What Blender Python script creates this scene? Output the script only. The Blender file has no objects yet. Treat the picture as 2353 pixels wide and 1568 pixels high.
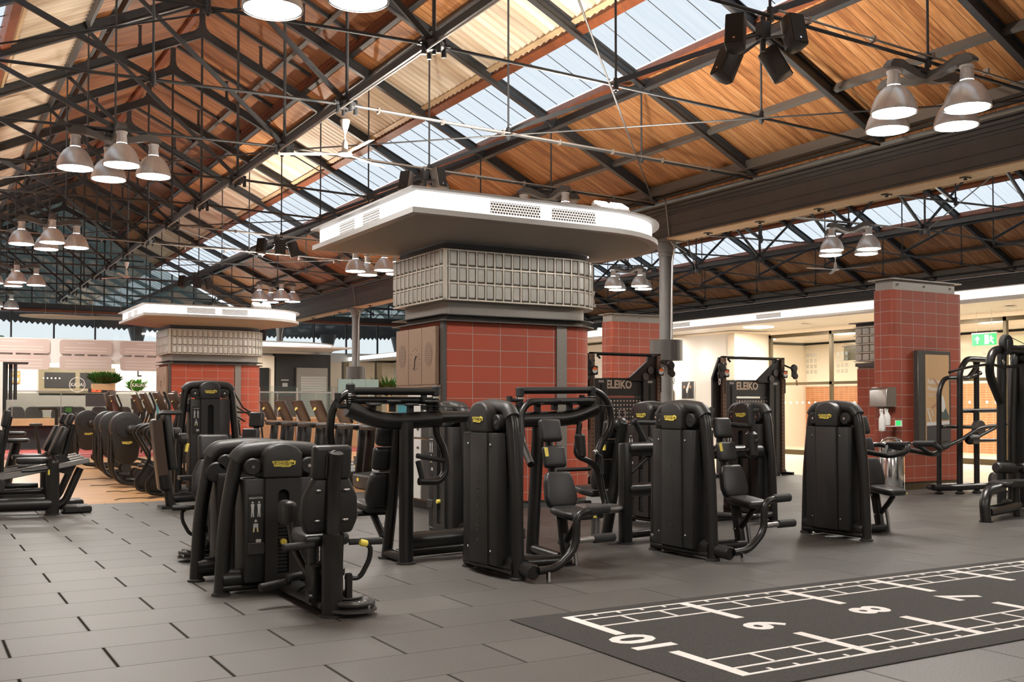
import bpy, bmesh, math, random
from mathutils import Vector, Matrix
random.seed(7)
PI = math.pi
C = bpy.context.scene.collection
SC = bpy.context.scene

# ---------------------------------------------------------------- camera, world, exposure
cam_d = bpy.data.cameras.new('camera'); cam = bpy.data.objects.new('camera', cam_d); C.objects.link(cam)
cam_d.sensor_width = 36; cam_d.lens = 36.0 * 2381 / 2353; cam_d.shift_y = 92.5 / 2353
cam_d.clip_end = 300
cam.location = (0, 0, 1.457)
cam.rotation_euler = (math.radians(90 + 1.32), 0, math.radians(-30.27))
SC.camera = cam
SC.view_settings.view_transform = 'Standard'; SC.view_settings.look = 'None'
SC.view_settings.gamma = 1; SC.view_settings.use_curve_mapping = False
SC.view_settings.exposure = 0.45
w = bpy.data.worlds.new('sky'); SC.world = w; w.use_nodes = True
bg = w.node_tree.nodes['Background']; bg.inputs[0].default_value = (0.88, 0.94, 1.0, 1); bg.inputs[1].default_value = 0.80
try:
    SC.cycles.max_bounces = 6; SC.cycles.transparent_max_bounces = 12
    SC.cycles.sample_clamp_indirect = 4; SC.cycles.use_denoising = True
    SC.cycles.caustics_reflective = False; SC.cycles.caustics_refractive = False
except Exception: pass

def portal(c, rx, ry, sx, sy):
    d = bpy.data.lights.new('daylight_portal', 'AREA'); d.shape = 'RECTANGLE'; d.size = sx; d.size_y = sy
    d.cycles.is_portal = True
    o = bpy.data.objects.new('daylight_portal', d); C.objects.link(o); o.location = c; o.rotation_euler = (rx, ry, 0)

# ---------------------------------------------------------------- materials
def newmat(name):
    m = bpy.data.materials.new(name); m.use_nodes = True
    nt = m.node_tree; return m, nt, nt.nodes['Principled BSDF']
def N(nt, t, **kw):
    n = nt.nodes.new(t)
    for k, v in kw.items():
        if k.startswith('_'): n.inputs[int(k[1:])].default_value = v
        else: setattr(n, k, v)
    return n
def L(nt, a, b): nt.links.new(a, b)
def mth(nt, op, a, b=None, c=None):
    n = nt.nodes.new('ShaderNodeMath'); n.operation = op
    for i, v in enumerate((a, b, c)):
        if v is None: continue
        if isinstance(v, (int, float)): n.inputs[i].default_value = v
        else: nt.links.new(v, n.inputs[i])
    return n.outputs[0]
def simple(name, col, rough=.5, metal=0, noise=0, nscale=20, bump=0, spec=.5, coat=0, emis=None, es=0):
    m, nt, b = newmat(name)
    b.inputs['Base Color'].default_value = (*col, 1); b.inputs['Roughness'].default_value = rough
    b.inputs['Metallic'].default_value = metal; b.inputs['Specular IOR Level'].default_value = spec
    b.inputs['Coat Weight'].default_value = coat
    tc = N(nt, 'ShaderNodeTexCoord')
    nz = N(nt, 'ShaderNodeTexNoise'); nz.inputs['Scale'].default_value = nscale; nz.inputs['Detail'].default_value = 3
    L(nt, tc.outputs['Object'], nz.inputs['Vector'])
    if noise:
        mx = N(nt, 'ShaderNodeMixRGB', blend_type='MIX')
        mx.inputs[1].default_value = (*[c * (1 - noise) for c in col], 1); mx.inputs[2].default_value = (*[min(1, c * (1 + noise)) for c in col], 1)
        L(nt, nz.outputs['Fac'], mx.inputs[0]); L(nt, mx.outputs[0], b.inputs['Base Color'])
    if bump:
        bp = N(nt, 'ShaderNodeBump'); bp.inputs['Strength'].default_value = bump; bp.inputs['Distance'].default_value = .01
        L(nt, nz.outputs['Fac'], bp.inputs['Height']); L(nt, bp.outputs[0], b.inputs['Normal'])
    if emis:
        b.inputs['Emission Color'].default_value = (*emis, 1); b.inputs['Emission Strength'].default_value = es
    return m

M = {}
M['black_metal'] = simple('black_metal', (.009, .0083, .0078), .34, noise=.15, nscale=60, bump=.03)
M['black_plastic'] = simple('black_plastic', (.0145, .0135, .0128), .5, noise=.1, nscale=300, bump=.06)
M['grey_cover'] = simple('charcoal_cover', (.019, .0178, .0168), .5, noise=.1, nscale=300, bump=.05)
M['emboss'] = simple('embossed_charcoal', (.05, .047, .045), .4)
M['grey_plastic'] = simple('grey_plastic', (.027, .0255, .0242), .48, noise=.1, nscale=300, bump=.05)
M['pad'] = simple('black_upholstery', (.017, .0165, .0165), .42, noise=.15, nscale=90, bump=.12)
M['rubber'] = simple('black_rubber', (.018, .018, .018), .7)
M['hole'] = simple('dark_recess', (.004, .004, .004), .9)
M['chrome'] = simple('chrome', (.75, .75, .75), .15, 1)
M['steel'] = simple('brushed_steel', (.50, .47, .44), .34, 1, noise=.1, nscale=30)
M['alu'] = simple('spun_aluminium', (.86, .855, .85), .30, .35, noise=.06, nscale=12)
M['alu_dark'] = simple('dull_aluminium', (.30, .29, .28), .4, .8)
M['yellow'] = simple('yellow_trim', (.88, .72, .12), .45)
M['iron'] = simple('dark_painted_iron', (.042, .045, .050), .45, noise=.25, nscale=6)
M['iron_grey'] = simple('grey_painted_iron', (.115, .11, .105), .5, noise=.2, nscale=5)
M['girder'] = simple('brown_grey_girder_paint', (.145, .142, .138), .48, noise=.15, nscale=3)
M['conduit'] = simple('galvanised_conduit', (.42, .40, .38), .4, .7)
M['brown_timber'] = simple('stained_timber', (.20, .058, .022), .5, noise=.45, nscale=9)
M['cream_timber'] = simple('pale_timber', (.55, .40, .24), .55, noise=.2, nscale=9)
M['white_paint'] = simple('white_paint', (.80, .77, .72), .6, noise=.02, nscale=4)
M['cream_paint'] = simple('cream_wall_paint', (.72, .63, .51), .6)
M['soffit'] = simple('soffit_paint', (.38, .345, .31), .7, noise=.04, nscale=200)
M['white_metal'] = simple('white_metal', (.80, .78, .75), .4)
M['lip_metal'] = simple('grey_lip_metal', (.40, .38, .36), .4)
M['dark_steel'] = simple('dark_grey_steel', (.075, .07, .066), .4, .3)
M['strip_steel'] = simple('grey_brown_steel', (.22, .20, .18), .42, .5, noise=.1, nscale=30)
M['bronze'] = simple('bronze_frame', (.085, .062, .03), .4, .4)
M['copper_panel'] = simple('brown_metal_panel', (.34, .23, .16), .45, .35, noise=.08, nscale=40)
M['black_paint'] = simple('black_wall_paint', (.012, .011, .010), .6)
M['lamp_glow'] = simple('lamp_diffuser', (1, 1, 1), .5, emis=(1, .93, .84), es=9)
M['glow'] = simple('lit_fascia', (.85, .84, .82), .5, emis=(1, .985, .965), es=1.1)
M['soft_glow'] = simple('wall_light', (1, 1, 1), .5, emis=(1, .97, .9), es=5)
M['orange'] = simple('orange_label', (.75, .17, .03), .5)
M['label_grey'] = simple('printed_label', (.30, .29, .28), .5)
M['pic_white'] = simple('print_white', (.62, .62, .6), .5)
M['pic_red'] = simple('print_red', (.5, .06, .03), .5)
M['green'] = simple('green_sign', (.02, .35, .08), .5, emis=(.05, .8, .2), es=.6)
M['sign_white'] = simple('sign_white', (.8, .8, .8), .5, emis=(1, 1, 1), es=.7)
M['pink_panel'] = simple('pink_beige_panel', (.52, .42, .37), .6)
M['oak'] = simple('oak_board', (.55, .36, .18), .5, noise=.15, nscale=5)
M['leaf'] = simple('leaf_green', (.035, .12, .015), .45, noise=.5, nscale=12)
M['leaf_bright'] = simple('bright_leaf', (.07, .30, .02), .4, noise=.4, nscale=12)
M['red_track'] = simple('red_track', (.33, .012, .012), .6, noise=.08, nscale=20)
M['line_white'] = simple('white_line', (.70, .67, .64), .8, noise=.08, nscale=400)
M['tan'] = simple('tan_paper', (.52, .33, .17), .5)
M['screen_red'] = simple('red_led', (.6, .02, .01), .5, emis=(1, .1, .03), es=2)
M['teal'] = simple('teal_print', (.05, .28, .35), .5, noise=.5, nscale=25)
M['chair'] = simple('dark_chair', (.05, .047, .045), .5)
M['console'] = simple('brown_black_console', (.055, .034, .022), .32)
M['blue_grey'] = simple('grey_green_screen', (.16, .22, .21), .5)
M['rig_brown'] = simple('bronze_upright', (.13, .075, .05), .45, .3)
M['skin'] = simple('poster_skin', (.42, .22, .14), .6)
M['poster_dark'] = simple('poster_dark', (.05, .05, .055), .5)
M['hall_floor'] = simple('pale_hall_floor', (.50, .42, .32), .35, noise=.06, nscale=2)
M['charcoal'] = simple('charcoal_board', (.035, .033, .035), .6)

def glassy(name, tint, mixf, rough=.05, trans_col=None):
    m, nt, b = newmat(name)
    out = nt.nodes['Material Output']; nt.nodes.remove(b)
    tr = N(nt, 'ShaderNodeBsdfTransparent'); tr.inputs[0].default_value = (*tint, 1)
    gl = N(nt, 'ShaderNodeBsdfGlossy'); gl.inputs['Roughness'].default_value = rough; gl.inputs[0].default_value = (.9, .95, .93, 1)
    mx = N(nt, 'ShaderNodeMixShader'); mx.inputs[0].default_value = mixf
    L(nt, tr.outputs[0], mx.inputs[1]); L(nt, gl.outputs[0], mx.inputs[2]); L(nt, mx.outputs[0], out.inputs[0])
    return m
M['glass'] = glassy('clear_glass', (.95, .97, .96), .06)
M['gable_glass'] = glassy('dark_gable_glass', (.06, .08, .075), .35, .03)
M['frost'] = glassy('etched_glass', (.72, .74, .73), .06, .3)
def skyglass():
    m, nt, b = newmat('skylight_sheet'); out = nt.nodes['Material Output']; nt.nodes.remove(b)
    tc = N(nt, 'ShaderNodeTexCoord'); mp = N(nt, 'ShaderNodeMapping'); mp.inputs['Scale'].default_value = (.6, 9, .6)
    nz = N(nt, 'ShaderNodeTexNoise'); nz.inputs['Scale'].default_value = 1.5
    L(nt, tc.outputs['Object'], mp.inputs[0]); L(nt, mp.outputs[0], nz.inputs['Vector'])
    cr = N(nt, 'ShaderNodeValToRGB'); cr.color_ramp.elements[0].color = (.84, .87, .90, 1); cr.color_ramp.elements[1].color = (.97, .98, .98, 1)
    L(nt, nz.outputs[0], cr.inputs[0])
    tr = N(nt, 'ShaderNodeBsdfTransparent'); tl = N(nt, 'ShaderNodeBsdfTranslucent'); tl.inputs[0].default_value = (.9, .93, .95, 1)
    mx = N(nt, 'ShaderNodeMixShader'); mx.inputs[0].default_value = .12
    L(nt, cr.outputs[0], tr.inputs[0]); L(nt, tr.outputs[0], mx.inputs[1]); L(nt, tl.outputs[0], mx.inputs[2]); L(nt, mx.outputs[0], out.inputs[0])
    return m
M['skylight'] = skyglass()

def boards(name, cols, bw, rough=.5, axis=1, wear=.5):
    """boards running along X (axis=1: counted along Y)"""
    m, nt, b = newmat(name); b.inputs['Roughness'].default_value = rough
    tc = N(nt, 'ShaderNodeTexCoord'); sp = N(nt, 'ShaderNodeSeparateXYZ'); L(nt, tc.outputs['Object'], sp.inputs[0])
    y = sp.outputs[axis]
    q = mth(nt, 'DIVIDE', y, bw); fl = mth(nt, 'FLOOR', q); fr = mth(nt, 'FRACT', q)
    wn = N(nt, 'ShaderNodeTexWhiteNoise', noise_dimensions='1D'); L(nt, fl, wn.inputs['W'])
    mp = N(nt, 'ShaderNodeMapping'); mp.inputs['Scale'].default_value = (.8, 7, .8) if axis == 1 else (7, .8, .8)
    cb = N(nt, 'ShaderNodeCombineXYZ'); L(nt, sp.outputs[0], cb.inputs[0]); L(nt, sp.outputs[1], cb.inputs[1]); L(nt, mth(nt, 'MULTIPLY', wn.outputs['Value'], 30), cb.inputs[2])
    L(nt, cb.outputs[0], mp.inputs[0])
    nz = N(nt, 'ShaderNodeTexNoise'); nz.inputs['Scale'].default_value = 1.6; nz.inputs['Detail'].default_value = 6; nz.inputs['Roughness'].default_value = .65
    L(nt, mp.outputs[0], nz.inputs['Vector'])
    f = mth(nt, 'ADD', mth(nt, 'MULTIPLY', nz.outputs['Fac'], 1.1), mth(nt, 'MULTIPLY', wn.outputs['Value'], wear * .45))
    f = mth(nt, 'SUBTRACT', f, .22)
    cr = N(nt, 'ShaderNodeValToRGB'); e = cr.color_ramp.elements
    e[0].position = .25; e[0].color = (*cols[0], 1); e[1].position = .8; e[1].color = (*cols[2], 1)
    k = e.new(.5); k.color = (*cols[1], 1)
    L(nt, f, cr.inputs[0])
    gap = mth(nt, 'GREATER_THAN', mth(nt, 'ABSOLUTE', mth(nt, 'SUBTRACT', fr, .5)), .474)
    mx = N(nt, 'ShaderNodeMixRGB'); L(nt, gap, mx.inputs[0]); L(nt, cr.outputs[0], mx.inputs[1]); mx.inputs[2].default_value = (cols[0][0] * .25, cols[0][1] * .25, cols[0][2] * .25, 1)
    L(nt, mx.outputs[0], b.inputs['Base Color'])
    return m
M['ceiling_wood'] = boards('ceiling_boards', ((.25, .095, .032), (.47, .22, .085), (.62, .37, .19)), .185, .5)
M['ridge_wood'] = boards('ridge_boards', ((.17, .062, .026), (.31, .13, .055), (.43, .21, .10)), .10, .5)
M['oak_floor'] = boards('oak_vinyl_floor', ((.38, .20, .085), (.50, .28, .125), (.60, .36, .18)), .18, .35)

def corrug():
    m, nt, b = newmat('corrugated_sheet'); b.inputs['Roughness'].default_value = .55
    tc = N(nt, 'ShaderNodeTexCoord'); sp = N(nt, 'ShaderNodeSeparateXYZ'); L(nt, tc.outputs['Object'], sp.inputs[0])
    mp = N(nt, 'ShaderNodeMapping'); mp.inputs['Scale'].default_value = (.25, 3, .25); L(nt, tc.outputs['Object'], mp.inputs[0])
    nz = N(nt, 'ShaderNodeTexNoise'); nz.inputs['Scale'].default_value = 1.0; nz.inputs['Detail'].default_value = 4; L(nt, mp.outputs[0], nz.inputs['Vector'])
    cr = N(nt, 'ShaderNodeValToRGB'); cr.color_ramp.elements[0].color = (.50, .38, .26, 1); cr.color_ramp.elements[0].position = .3
    cr.color_ramp.elements[1].color = (.80, .72, .60, 1); cr.color_ramp.elements[1].position = .62
    L(nt, nz.outputs[0], cr.inputs[0]); L(nt, cr.outputs[0], b.inputs['Base Color'])
    return m
M['corrugated'] = corrug()

def tiles(name, col, tw, th, grout=(.36, .30, .26), mort=.009, ro=.45, var=.12):
    m, nt, b = newmat(name); b.inputs['Roughness'].default_value = ro
    uv = N(nt, 'ShaderNodeTexCoord')
    bt = N(nt, 'ShaderNodeTexBrick', offset=0.0); bt.inputs['Scale'].default_value = 1; bt.inputs['Brick Width'].default_value = tw
    bt.inputs['Row Height'].default_value = th; bt.inputs['Mortar Size'].default_value = mort * .5; bt.inputs['Mortar Smooth'].default_value = .1
    bt.inputs['Color1'].default_value = (*[c * (1 + var) for c in col], 1); bt.inputs['Color2'].default_value = (*[c * (1 - var) for c in col], 1); bt.inputs['Mortar'].default_value = (*grout, 1)
    bt.inputs['Bias'].default_value = 0
    L(nt, uv.outputs['UV'], bt.inputs['Vector'])
    nz = N(nt, 'ShaderNodeTexNoise'); nz.inputs['Scale'].default_value = 130; nz.inputs['Detail'].default_value = 2; L(nt, uv.outputs['Object'], nz.inputs['Vector'])
    mx = N(nt, 'ShaderNodeMixRGB', blend_type='MULTIPLY'); mx.inputs[0].default_value = .35; L(nt, bt.outputs[0], mx.inputs[1]); L(nt, nz.outputs['Fac'], mx.inputs[2])
    mx2 = N(nt, 'ShaderNodeMixRGB', blend_type='ADD'); mx2.inputs[0].default_value = 0; 
    L(nt, mx.outputs[0], b.inputs['Base Color'])
    bp = N(nt, 'ShaderNodeBump', invert=True); bp.inputs['Strength'].default_value = .5; bp.inputs['Distance'].default_value = .004; L(nt, bt.outputs['Fac'], bp.inputs['Height']); L(nt, bp.outputs[0], b.inputs['Normal'])
    return m
M['terracotta'] = tiles('terracotta_tiles', (.385, .060, .024), .442, .2215, ro=.6)
M['terracotta_small'] = tiles('small_terracotta_tiles', (.32, .058, .027), .305, .204, ro=.6)
M['red_brick'] = tiles('brick_wall', (.48, .17, .06), .22, .075, (.55, .40, .25), .012)

def rubber_floor():
    m, nt, b = newmat('rubber_floor_tiles'); b.inputs['Roughness'].default_value = .46; b.inputs['Specular IOR Level'].default_value = .42
    tc = N(nt, 'ShaderNodeTexCoord'); sp = N(nt, 'ShaderNodeSeparateXYZ'); L(nt, tc.outputs['Object'], sp.inputs[0])
    tw, tl, tx, ty = .5307, 1.0062, .5295, 7.1715
    v = mth(nt, 'DIVIDE', mth(nt, 'SUBTRACT', sp.outputs[1], ty), tw)
    row = mth(nt, 'FLOOR', v); fv = mth(nt, 'FRACT', v)
    par = mth(nt, 'MODULO', mth(nt, 'ABSOLUTE', row), 2)          # 1 for row -1
    off = mth(nt, 'MULTIPLY', mth(nt, 'SUBTRACT', 1, par), .5)
    u = mth(nt, 'SUBTRACT', mth(nt, 'DIVIDE', mth(nt, 'SUBTRACT', sp.outputs[0], tx), tl), off)
    fu = mth(nt, 'FRACT', u); cu = mth(nt, 'FLOOR', u)
    du = mth(nt, 'MULTIPLY', mth(nt, 'SUBTRACT', .5, mth(nt, 'ABSOLUTE', mth(nt, 'SUBTRACT', fu, .5))), tl)
    dv = mth(nt, 'MULTIPLY', mth(nt, 'SUBTRACT', .5, mth(nt, 'ABSOLUTE', mth(nt, 'SUBTRACT', fv, .5))), tw)
    # end joints stay dark near the left of the hall, wear pale to the right
    g = N(nt, 'ShaderNodeMapRange'); g.inputs[1].default_value = .014; g.inputs[2].default_value = .005; L(nt, du, g.inputs[0])
    g2 = N(nt, 'ShaderNodeMapRange'); g2.inputs[1].default_value = .006; g2.inputs[2].default_value = .002; L(nt, dv, g2.inputs[0])
    wn = N(nt, 'ShaderNodeTexWhiteNoise', noise_dimensions='2D'); cb = N(nt, 'ShaderNodeCombineXYZ'); L(nt, cu, cb.inputs[0]); L(nt, row, cb.inputs[1]); L(nt, cb.outputs[0], wn.inputs['Vector'])
    sk = N(nt, 'ShaderNodeTexNoise'); sk.inputs['Scale'].default_value = 130; sk.inputs['Detail'].default_value = 3; L(nt, tc.outputs['Object'], sk.inputs['Vector'])
    lg = N(nt, 'ShaderNodeTexNoise'); lg.inputs['Scale'].default_value = .9; lg.inputs['Detail'].default_value = 5; L(nt, tc.outputs['Object'], lg.inputs['Vector'])
    glare_wear = N(nt, 'ShaderNodeMapRange'); glare_wear.inputs[1].default_value = 6.2; glare_wear.inputs[2].default_value = 1.2; glare_wear.inputs[3].default_value = 0; glare_wear.inputs[4].default_value = 1   # glare painted paler towards the left; also drives the seam wear
    L(nt, sp.outputs[0], glare_wear.inputs[0])
    val = mth(nt, 'ADD', mth(nt, 'SUBTRACT', mth(nt, 'MULTIPLY', sk.outputs['Fac'], 1.7), .57), mth(nt, 'MULTIPLY', wn.outputs['Value'], .16))
    val = mth(nt, 'ADD', val, mth(nt, 'MULTIPLY', lg.outputs['Fac'], .25))
    cr = N(nt, 'ShaderNodeValToRGB'); cr.color_ramp.elements[0].position = .32; cr.color_ramp.elements[0].color = (.026, .024, .022, 1)
    cr.color_ramp.elements[1].position = .72; cr.color_ramp.elements[1].color = (.118, .109, .100, 1); L(nt, val, cr.inputs[0])
    mxd = N(nt, 'ShaderNodeMixRGB'); mxd.inputs[2].default_value = (.165, .154, .143, 1)
    L(nt, mth(nt, 'MULTIPLY', glare_wear.outputs[0], .62), mxd.inputs[0]); L(nt, cr.outputs[0], mxd.inputs[1])
    mx = N(nt, 'ShaderNodeMixRGB'); mx.inputs[2].default_value = (.022, .019, .016, 1)
    seam = mth(nt, 'MULTIPLY', mth(nt, 'MAXIMUM', g.outputs[0], mth(nt, 'MULTIPLY', g2.outputs[0], .7)), mth(nt, 'ADD', .28, mth(nt, 'MULTIPLY', glare_wear.outputs[0], .72)))
    L(nt, mth(nt, 'ADD', .5, mth(nt, 'MULTIPLY', seam, .45)), b.inputs['Roughness']); L(nt, mth(nt, 'MULTIPLY', mth(nt, 'SUBTRACT', 1, seam), .40), b.inputs['Specular IOR Level']); L(nt, seam, mx.inputs[0]); L(nt, mxd.outputs[0], mx.inputs[1]); L(nt, mx.outputs[0], b.inputs['Base Color'])
    return m
M['rubber_floor'] = rubber_floor()
def turf():
    m, nt, b = newmat('turf_mat'); b.inputs['Roughness'].default_value = .9
    tc = N(nt, 'ShaderNodeTexCoord'); sk = N(nt, 'ShaderNodeTexNoise'); sk.inputs['Scale'].default_value = 160; sk.inputs['Detail'].default_value = 4; L(nt, tc.outputs['Object'], sk.inputs['Vector'])
    cr = N(nt, 'ShaderNodeValToRGB'); cr.color_ramp.elements[0].position = .35; cr.color_ramp.elements[0].color = (.010, .009, .0085, 1)
    cr.color_ramp.elements[1].position = .7; cr.color_ramp.elements[1].color = (.058, .052, .047, 1); L(nt, sk.outputs['Fac'], cr.inputs[0]); L(nt, cr.outputs[0], b.inputs['Base Color'])
    bp = N(nt, 'ShaderNodeBump'); bp.inputs['Strength'].default_value = .5; bp.inputs['Distance'].default_value = .01; L(nt, sk.outputs['Fac'], bp.inputs['Height']); L(nt, bp.outputs[0], b.inputs['Normal'])
    return m
M['turf'] = turf()
def dots(name, base, dot, pitch, r, hexa=True, metal=0, emit=False):
    m, nt, b = newmat(name); b.inputs['Roughness'].default_value = .5; b.inputs['Metallic'].default_value = metal
    tc = N(nt, 'ShaderNodeTexCoord'); sp = N(nt, 'ShaderNodeSeparateXYZ'); L(nt, tc.outputs['UV'], sp.inputs[0])
    v = mth(nt, 'DIVIDE', sp.outputs[1], pitch * (.866 if hexa else 1)); row = mth(nt, 'FLOOR', v)
    off = mth(nt, 'MULTIPLY', mth(nt, 'MODULO', mth(nt, 'ABSOLUTE', row), 2), .5 if hexa else 0)
    u = mth(nt, 'ADD', mth(nt, 'DIVIDE', sp.outputs[0], pitch), off)
    du = mth(nt, 'SUBTRACT', mth(nt, 'FRACT', u), .5); dv = mth(nt, 'SUBTRACT', mth(nt, 'FRACT', v), .5)
    d = mth(nt, 'SQRT', mth(nt, 'ADD', mth(nt, 'MULTIPLY', du, du), mth(nt, 'MULTIPLY', dv, dv)))
    k = mth(nt, 'LESS_THAN', d, r / pitch)
    mx = N(nt, 'ShaderNodeMixRGB'); L(nt, k, mx.inputs[0]); mx.inputs[1].default_value = (*base, 1); mx.inputs[2].default_value = (*dot, 1)
    L(nt, mx.outputs[0], b.inputs['Base Color'])
    if emit:
        L(nt, mx.outputs[0], b.inputs['Emission Color']); b.inputs['Emission Strength'].default_value = .55
    return m
M['vent'] = dots('perforated_fascia', (.85, .83, .80), (.05, .035, .03), .042, .0165, emit=True)
M['pegboard'] = dots('black_pegboard', (.02, .019, .018), (.55, .45, .36), .075, .016, hexa=False)
M['rig_holes'] = dots('bronze_upright_holes', (.13, .075, .05), (.006, .005, .005), .075, .014, hexa=False, metal=.3)
M['film_dots'] = dots('manifestation_dots', (.8, .78, .7), (.8, .8, .8), .1, .01, hexa=False)
M['speaker_grille'] = dots('perforated_speaker', (.34, .23, .16), (.05, .035, .025), .03, .009, metal=.35)

M['block'] = simple('glass_block', (.47, .455, .41), .22, .0, noise=.2, nscale=9, spec=.6)
M['cream_grey'] = simple('aluminium_frame', (.52, .47, .40), .4, .5)
M['leggings_p'] = simple('poster_leggings', (.06, .09, .08), .6)
M['lamp_disc'] = simple('lamp_disc', (1, 1, 1), .5, emis=(1, .96, .90), es=105)
M['flood_lens'] = simple('flood_lens', (1, 1, 1), .4, emis=(1, .95, .85), es=12)
M['sign_plain'] = simple('white_film', (.8, .78, .72), .6)
M['etched'] = glassy('etched_squares', (.80, .80, .78), .05, .4)
M['label_white'] = simple('label_white', (.55, .55, .53), .5)
M['brushed_letters'] = simple('tan_metal_letters', (.55, .44, .34), .4, .2)
M['belt_grey'] = simple('grey_belt', (.30, .29, .28), .5)
M['khaki'] = simple('khaki_frame', (.20, .165, .10), .5)
M['orange_print'] = simple('orange_print', (.55, .25, .06), .5, noise=.5, nscale=8)
M['tan_raft'] = simple('tan_raft', (.52, .42, .31), .7)
M['shutter_grey'] = simple('shutter_grey', (.45, .44, .42), .5)
# ---------------------------------------------------------------- mesh builder
def orth(d):
    d = d.normalized(); a = Vector((0, 0, 1)) if abs(d.z) < .9 else Vector((1, 0, 0))
    u = d.cross(a).normalized(); return u, d.cross(u).normalized()
class B:
    def __init__(s): s.bm = bmesh.new(); s.uv = None
    def add(s, vs, fs, mtx=None):
        vv = [s.bm.verts.new((mtx @ Vector(v)) if mtx else v) for v in vs]
        out = []
        for f in fs:
            try: out.append(s.bm.faces.new([vv[i] for i in f]))
            except ValueError: pass
        return vv, out
    def box(s, c, size, rz=0, rx=0, ry=0, bev=0, seg=2, mtx=None):
        t = B() if bev else s
        x, y, z = [k / 2 for k in size]
        mt = Matrix.Translation(c) @ Matrix.Rotation(rz, 4, 'Z') @ Matrix.Rotation(ry, 4, 'Y') @ Matrix.Rotation(rx, 4, 'X')
        if mtx: mt = mtx @ mt
        vs = [(-x, -y, -z), (x, -y, -z), (x, y, -z), (-x, y, -z), (-x, -y, z), (x, -y, z), (x, y, z), (-x, y, z)]
        fs = [(0, 3, 2, 1), (4, 5, 6, 7), (0, 1, 5, 4), (1, 2, 6, 5), (2, 3, 7, 6), (3, 0, 4, 7)]
        t.add(vs, fs, mt)
        if bev:
            bmesh.ops.bevel(t.bm, geom=t.bm.edges[:], offset=min(bev, min(x, y, z) * .95), segments=seg, profile=.5, affect='EDGES')
            s.merge(t)
        return s
    def merge(s, t):
        me = bpy.data.meshes.new('tmp'); t.bm.to_mesh(me); t.bm.free(); s.bm.from_mesh(me); bpy.data.meshes.remove(me)
    def prism(s, poly, h, mtx=None, bev=0, seg=2):
        """poly in local XY, extruded along +Z by h"""
        t = B() if bev else s
        n = len(poly)
        vs = [(p[0], p[1], 0) for p in poly] + [(p[0], p[1], h) for p in poly]
        fs = [tuple(range(n - 1, -1, -1)), tuple(range(n, 2 * n))] + [(i, (i + 1) % n, n + (i + 1) % n, n + i) for i in range(n)]
        t.add(vs, fs, mtx)
        if bev:
            bmesh.ops.bevel(t.bm, geom=[e for e in t.bm.edges], offset=bev, segments=seg, profile=.5, affect='EDGES')
            s.merge(t)
        return s
    def cyl(s, p0, p1, r, r2=None, seg=16, bev=0):
        p0, p1 = Vector(p0), Vector(p1); r2 = r if r2 is None else r2
        u, v = orth(p1 - p0); d = (p1 - p0).normalized()
        rings = [(p0, r), (p1, r2)]
        if bev: rings = [(p0, r - bev), (p0 + d * bev, r), (p1 - d * bev, r2), (p1, r2 - bev)]
        s.rings([[c + (u * math.cos(a) + v * math.sin(a)) * rr for a in [2 * PI * i / seg for i in range(seg)]] for c, rr in rings])
        return s
    def rings(s, rs, cap=True, closed=False):
        n = len(rs[0]); vs = [[s.bm.verts.new(p) for p in r] for r in rs]
        m = len(vs)
        for k in range(m if closed else m - 1):
            a, b = vs[k], vs[(k + 1) % m]
            for i in range(n):
                try: s.bm.faces.new((a[i], a[(i + 1) % n], b[(i + 1) % n], b[i]))
                except ValueError: pass
        if cap and not closed:
            try: s.bm.faces.new(vs[0][::-1]); s.bm.faces.new(vs[-1])
            except ValueError: pass
        return s
    def tube(s, pts, r, fil=.05, seg=12, flat=1, closed=False, rs=None, up=None):
        """round tube along pts with filleted corners; flat squashes it across 'up'"""
        pts = [Vector(p) for p in pts]; path = []
        n = len(pts)
        for i, p in enumerate(pts):
            if (i == 0 or i == n - 1) and not closed: path.append(p); continue
            a, b = pts[i - 1], pts[(i + 1) % n]
            d1, d2 = (a - p), (b - p); l = min(fil, d1.length * .49, d2.length * .49)
            if l < 1e-4 or d1.angle(d2) > 3.1: path.append(p); continue
            q1, q2 = p + d1.normalized() * l, p + d2.normalized() * l
            k = 6
            for j in range(k + 1):
                t = j / k; path.append(q1 * (1 - t) ** 2 + p * 2 * t * (1 - t) + q2 * t * t)
        m = len(path); rr = []
        t0 = (path[1] - path[0]).normalized(); u, v = orth(t0)
        if up is not None:
            u = Vector(up) - t0 * Vector(up).dot(t0); u.normalize(); v = t0.cross(u)
        L_ = [0]
        for i in range(1, m): L_.append(L_[-1] + (path[i] - path[i - 1]).length)
        for i, p in enumerate(path):
            if closed: t = (path[(i + 1) % m] - path[i - 1])
            else: t = (path[min(i + 1, m - 1)] - path[max(i - 1, 0)])
            t.normalize(); u = (u - t * u.dot(t)).normalized(); v = t.cross(u)
            rad = r
            if rs: f = L_[i] / L_[-1]; rad = rs[0] + (rs[1] - rs[0]) * f
            rr.append([p + u * math.cos(a) * rad * flat + v * math.sin(a) * rad for a in [2 * PI * k / seg for k in range(seg)]])
        s.rings(rr, closed=closed)
        return s
    def lathe(s, prof, c=(0, 0, 0), seg=24, mtx=None, cap=True):
        mt = Matrix.Translation(c) if mtx is None else mtx
        rs = [[mt @ Vector((r * math.cos(2 * PI * i / seg), r * math.sin(2 * PI * i / seg), z)) for i in range(seg)] for r, z in prof]
        return s.rings(rs, cap=cap)
    def sphere(s, c, r, sc=(1, 1, 1), seg=14, mtx=None):
        prof = [(max(.001, math.sin(PI * i / 8)), -math.cos(PI * i / 8)) for i in range(9)]
        mt = Matrix.Translation(c) @ (mtx or Matrix.Identity(4)) @ Matrix.Diagonal((r * sc[0], r * sc[1], r * sc[2], 1))
        return s.lathe(prof, seg=seg, mtx=mt)
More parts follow.
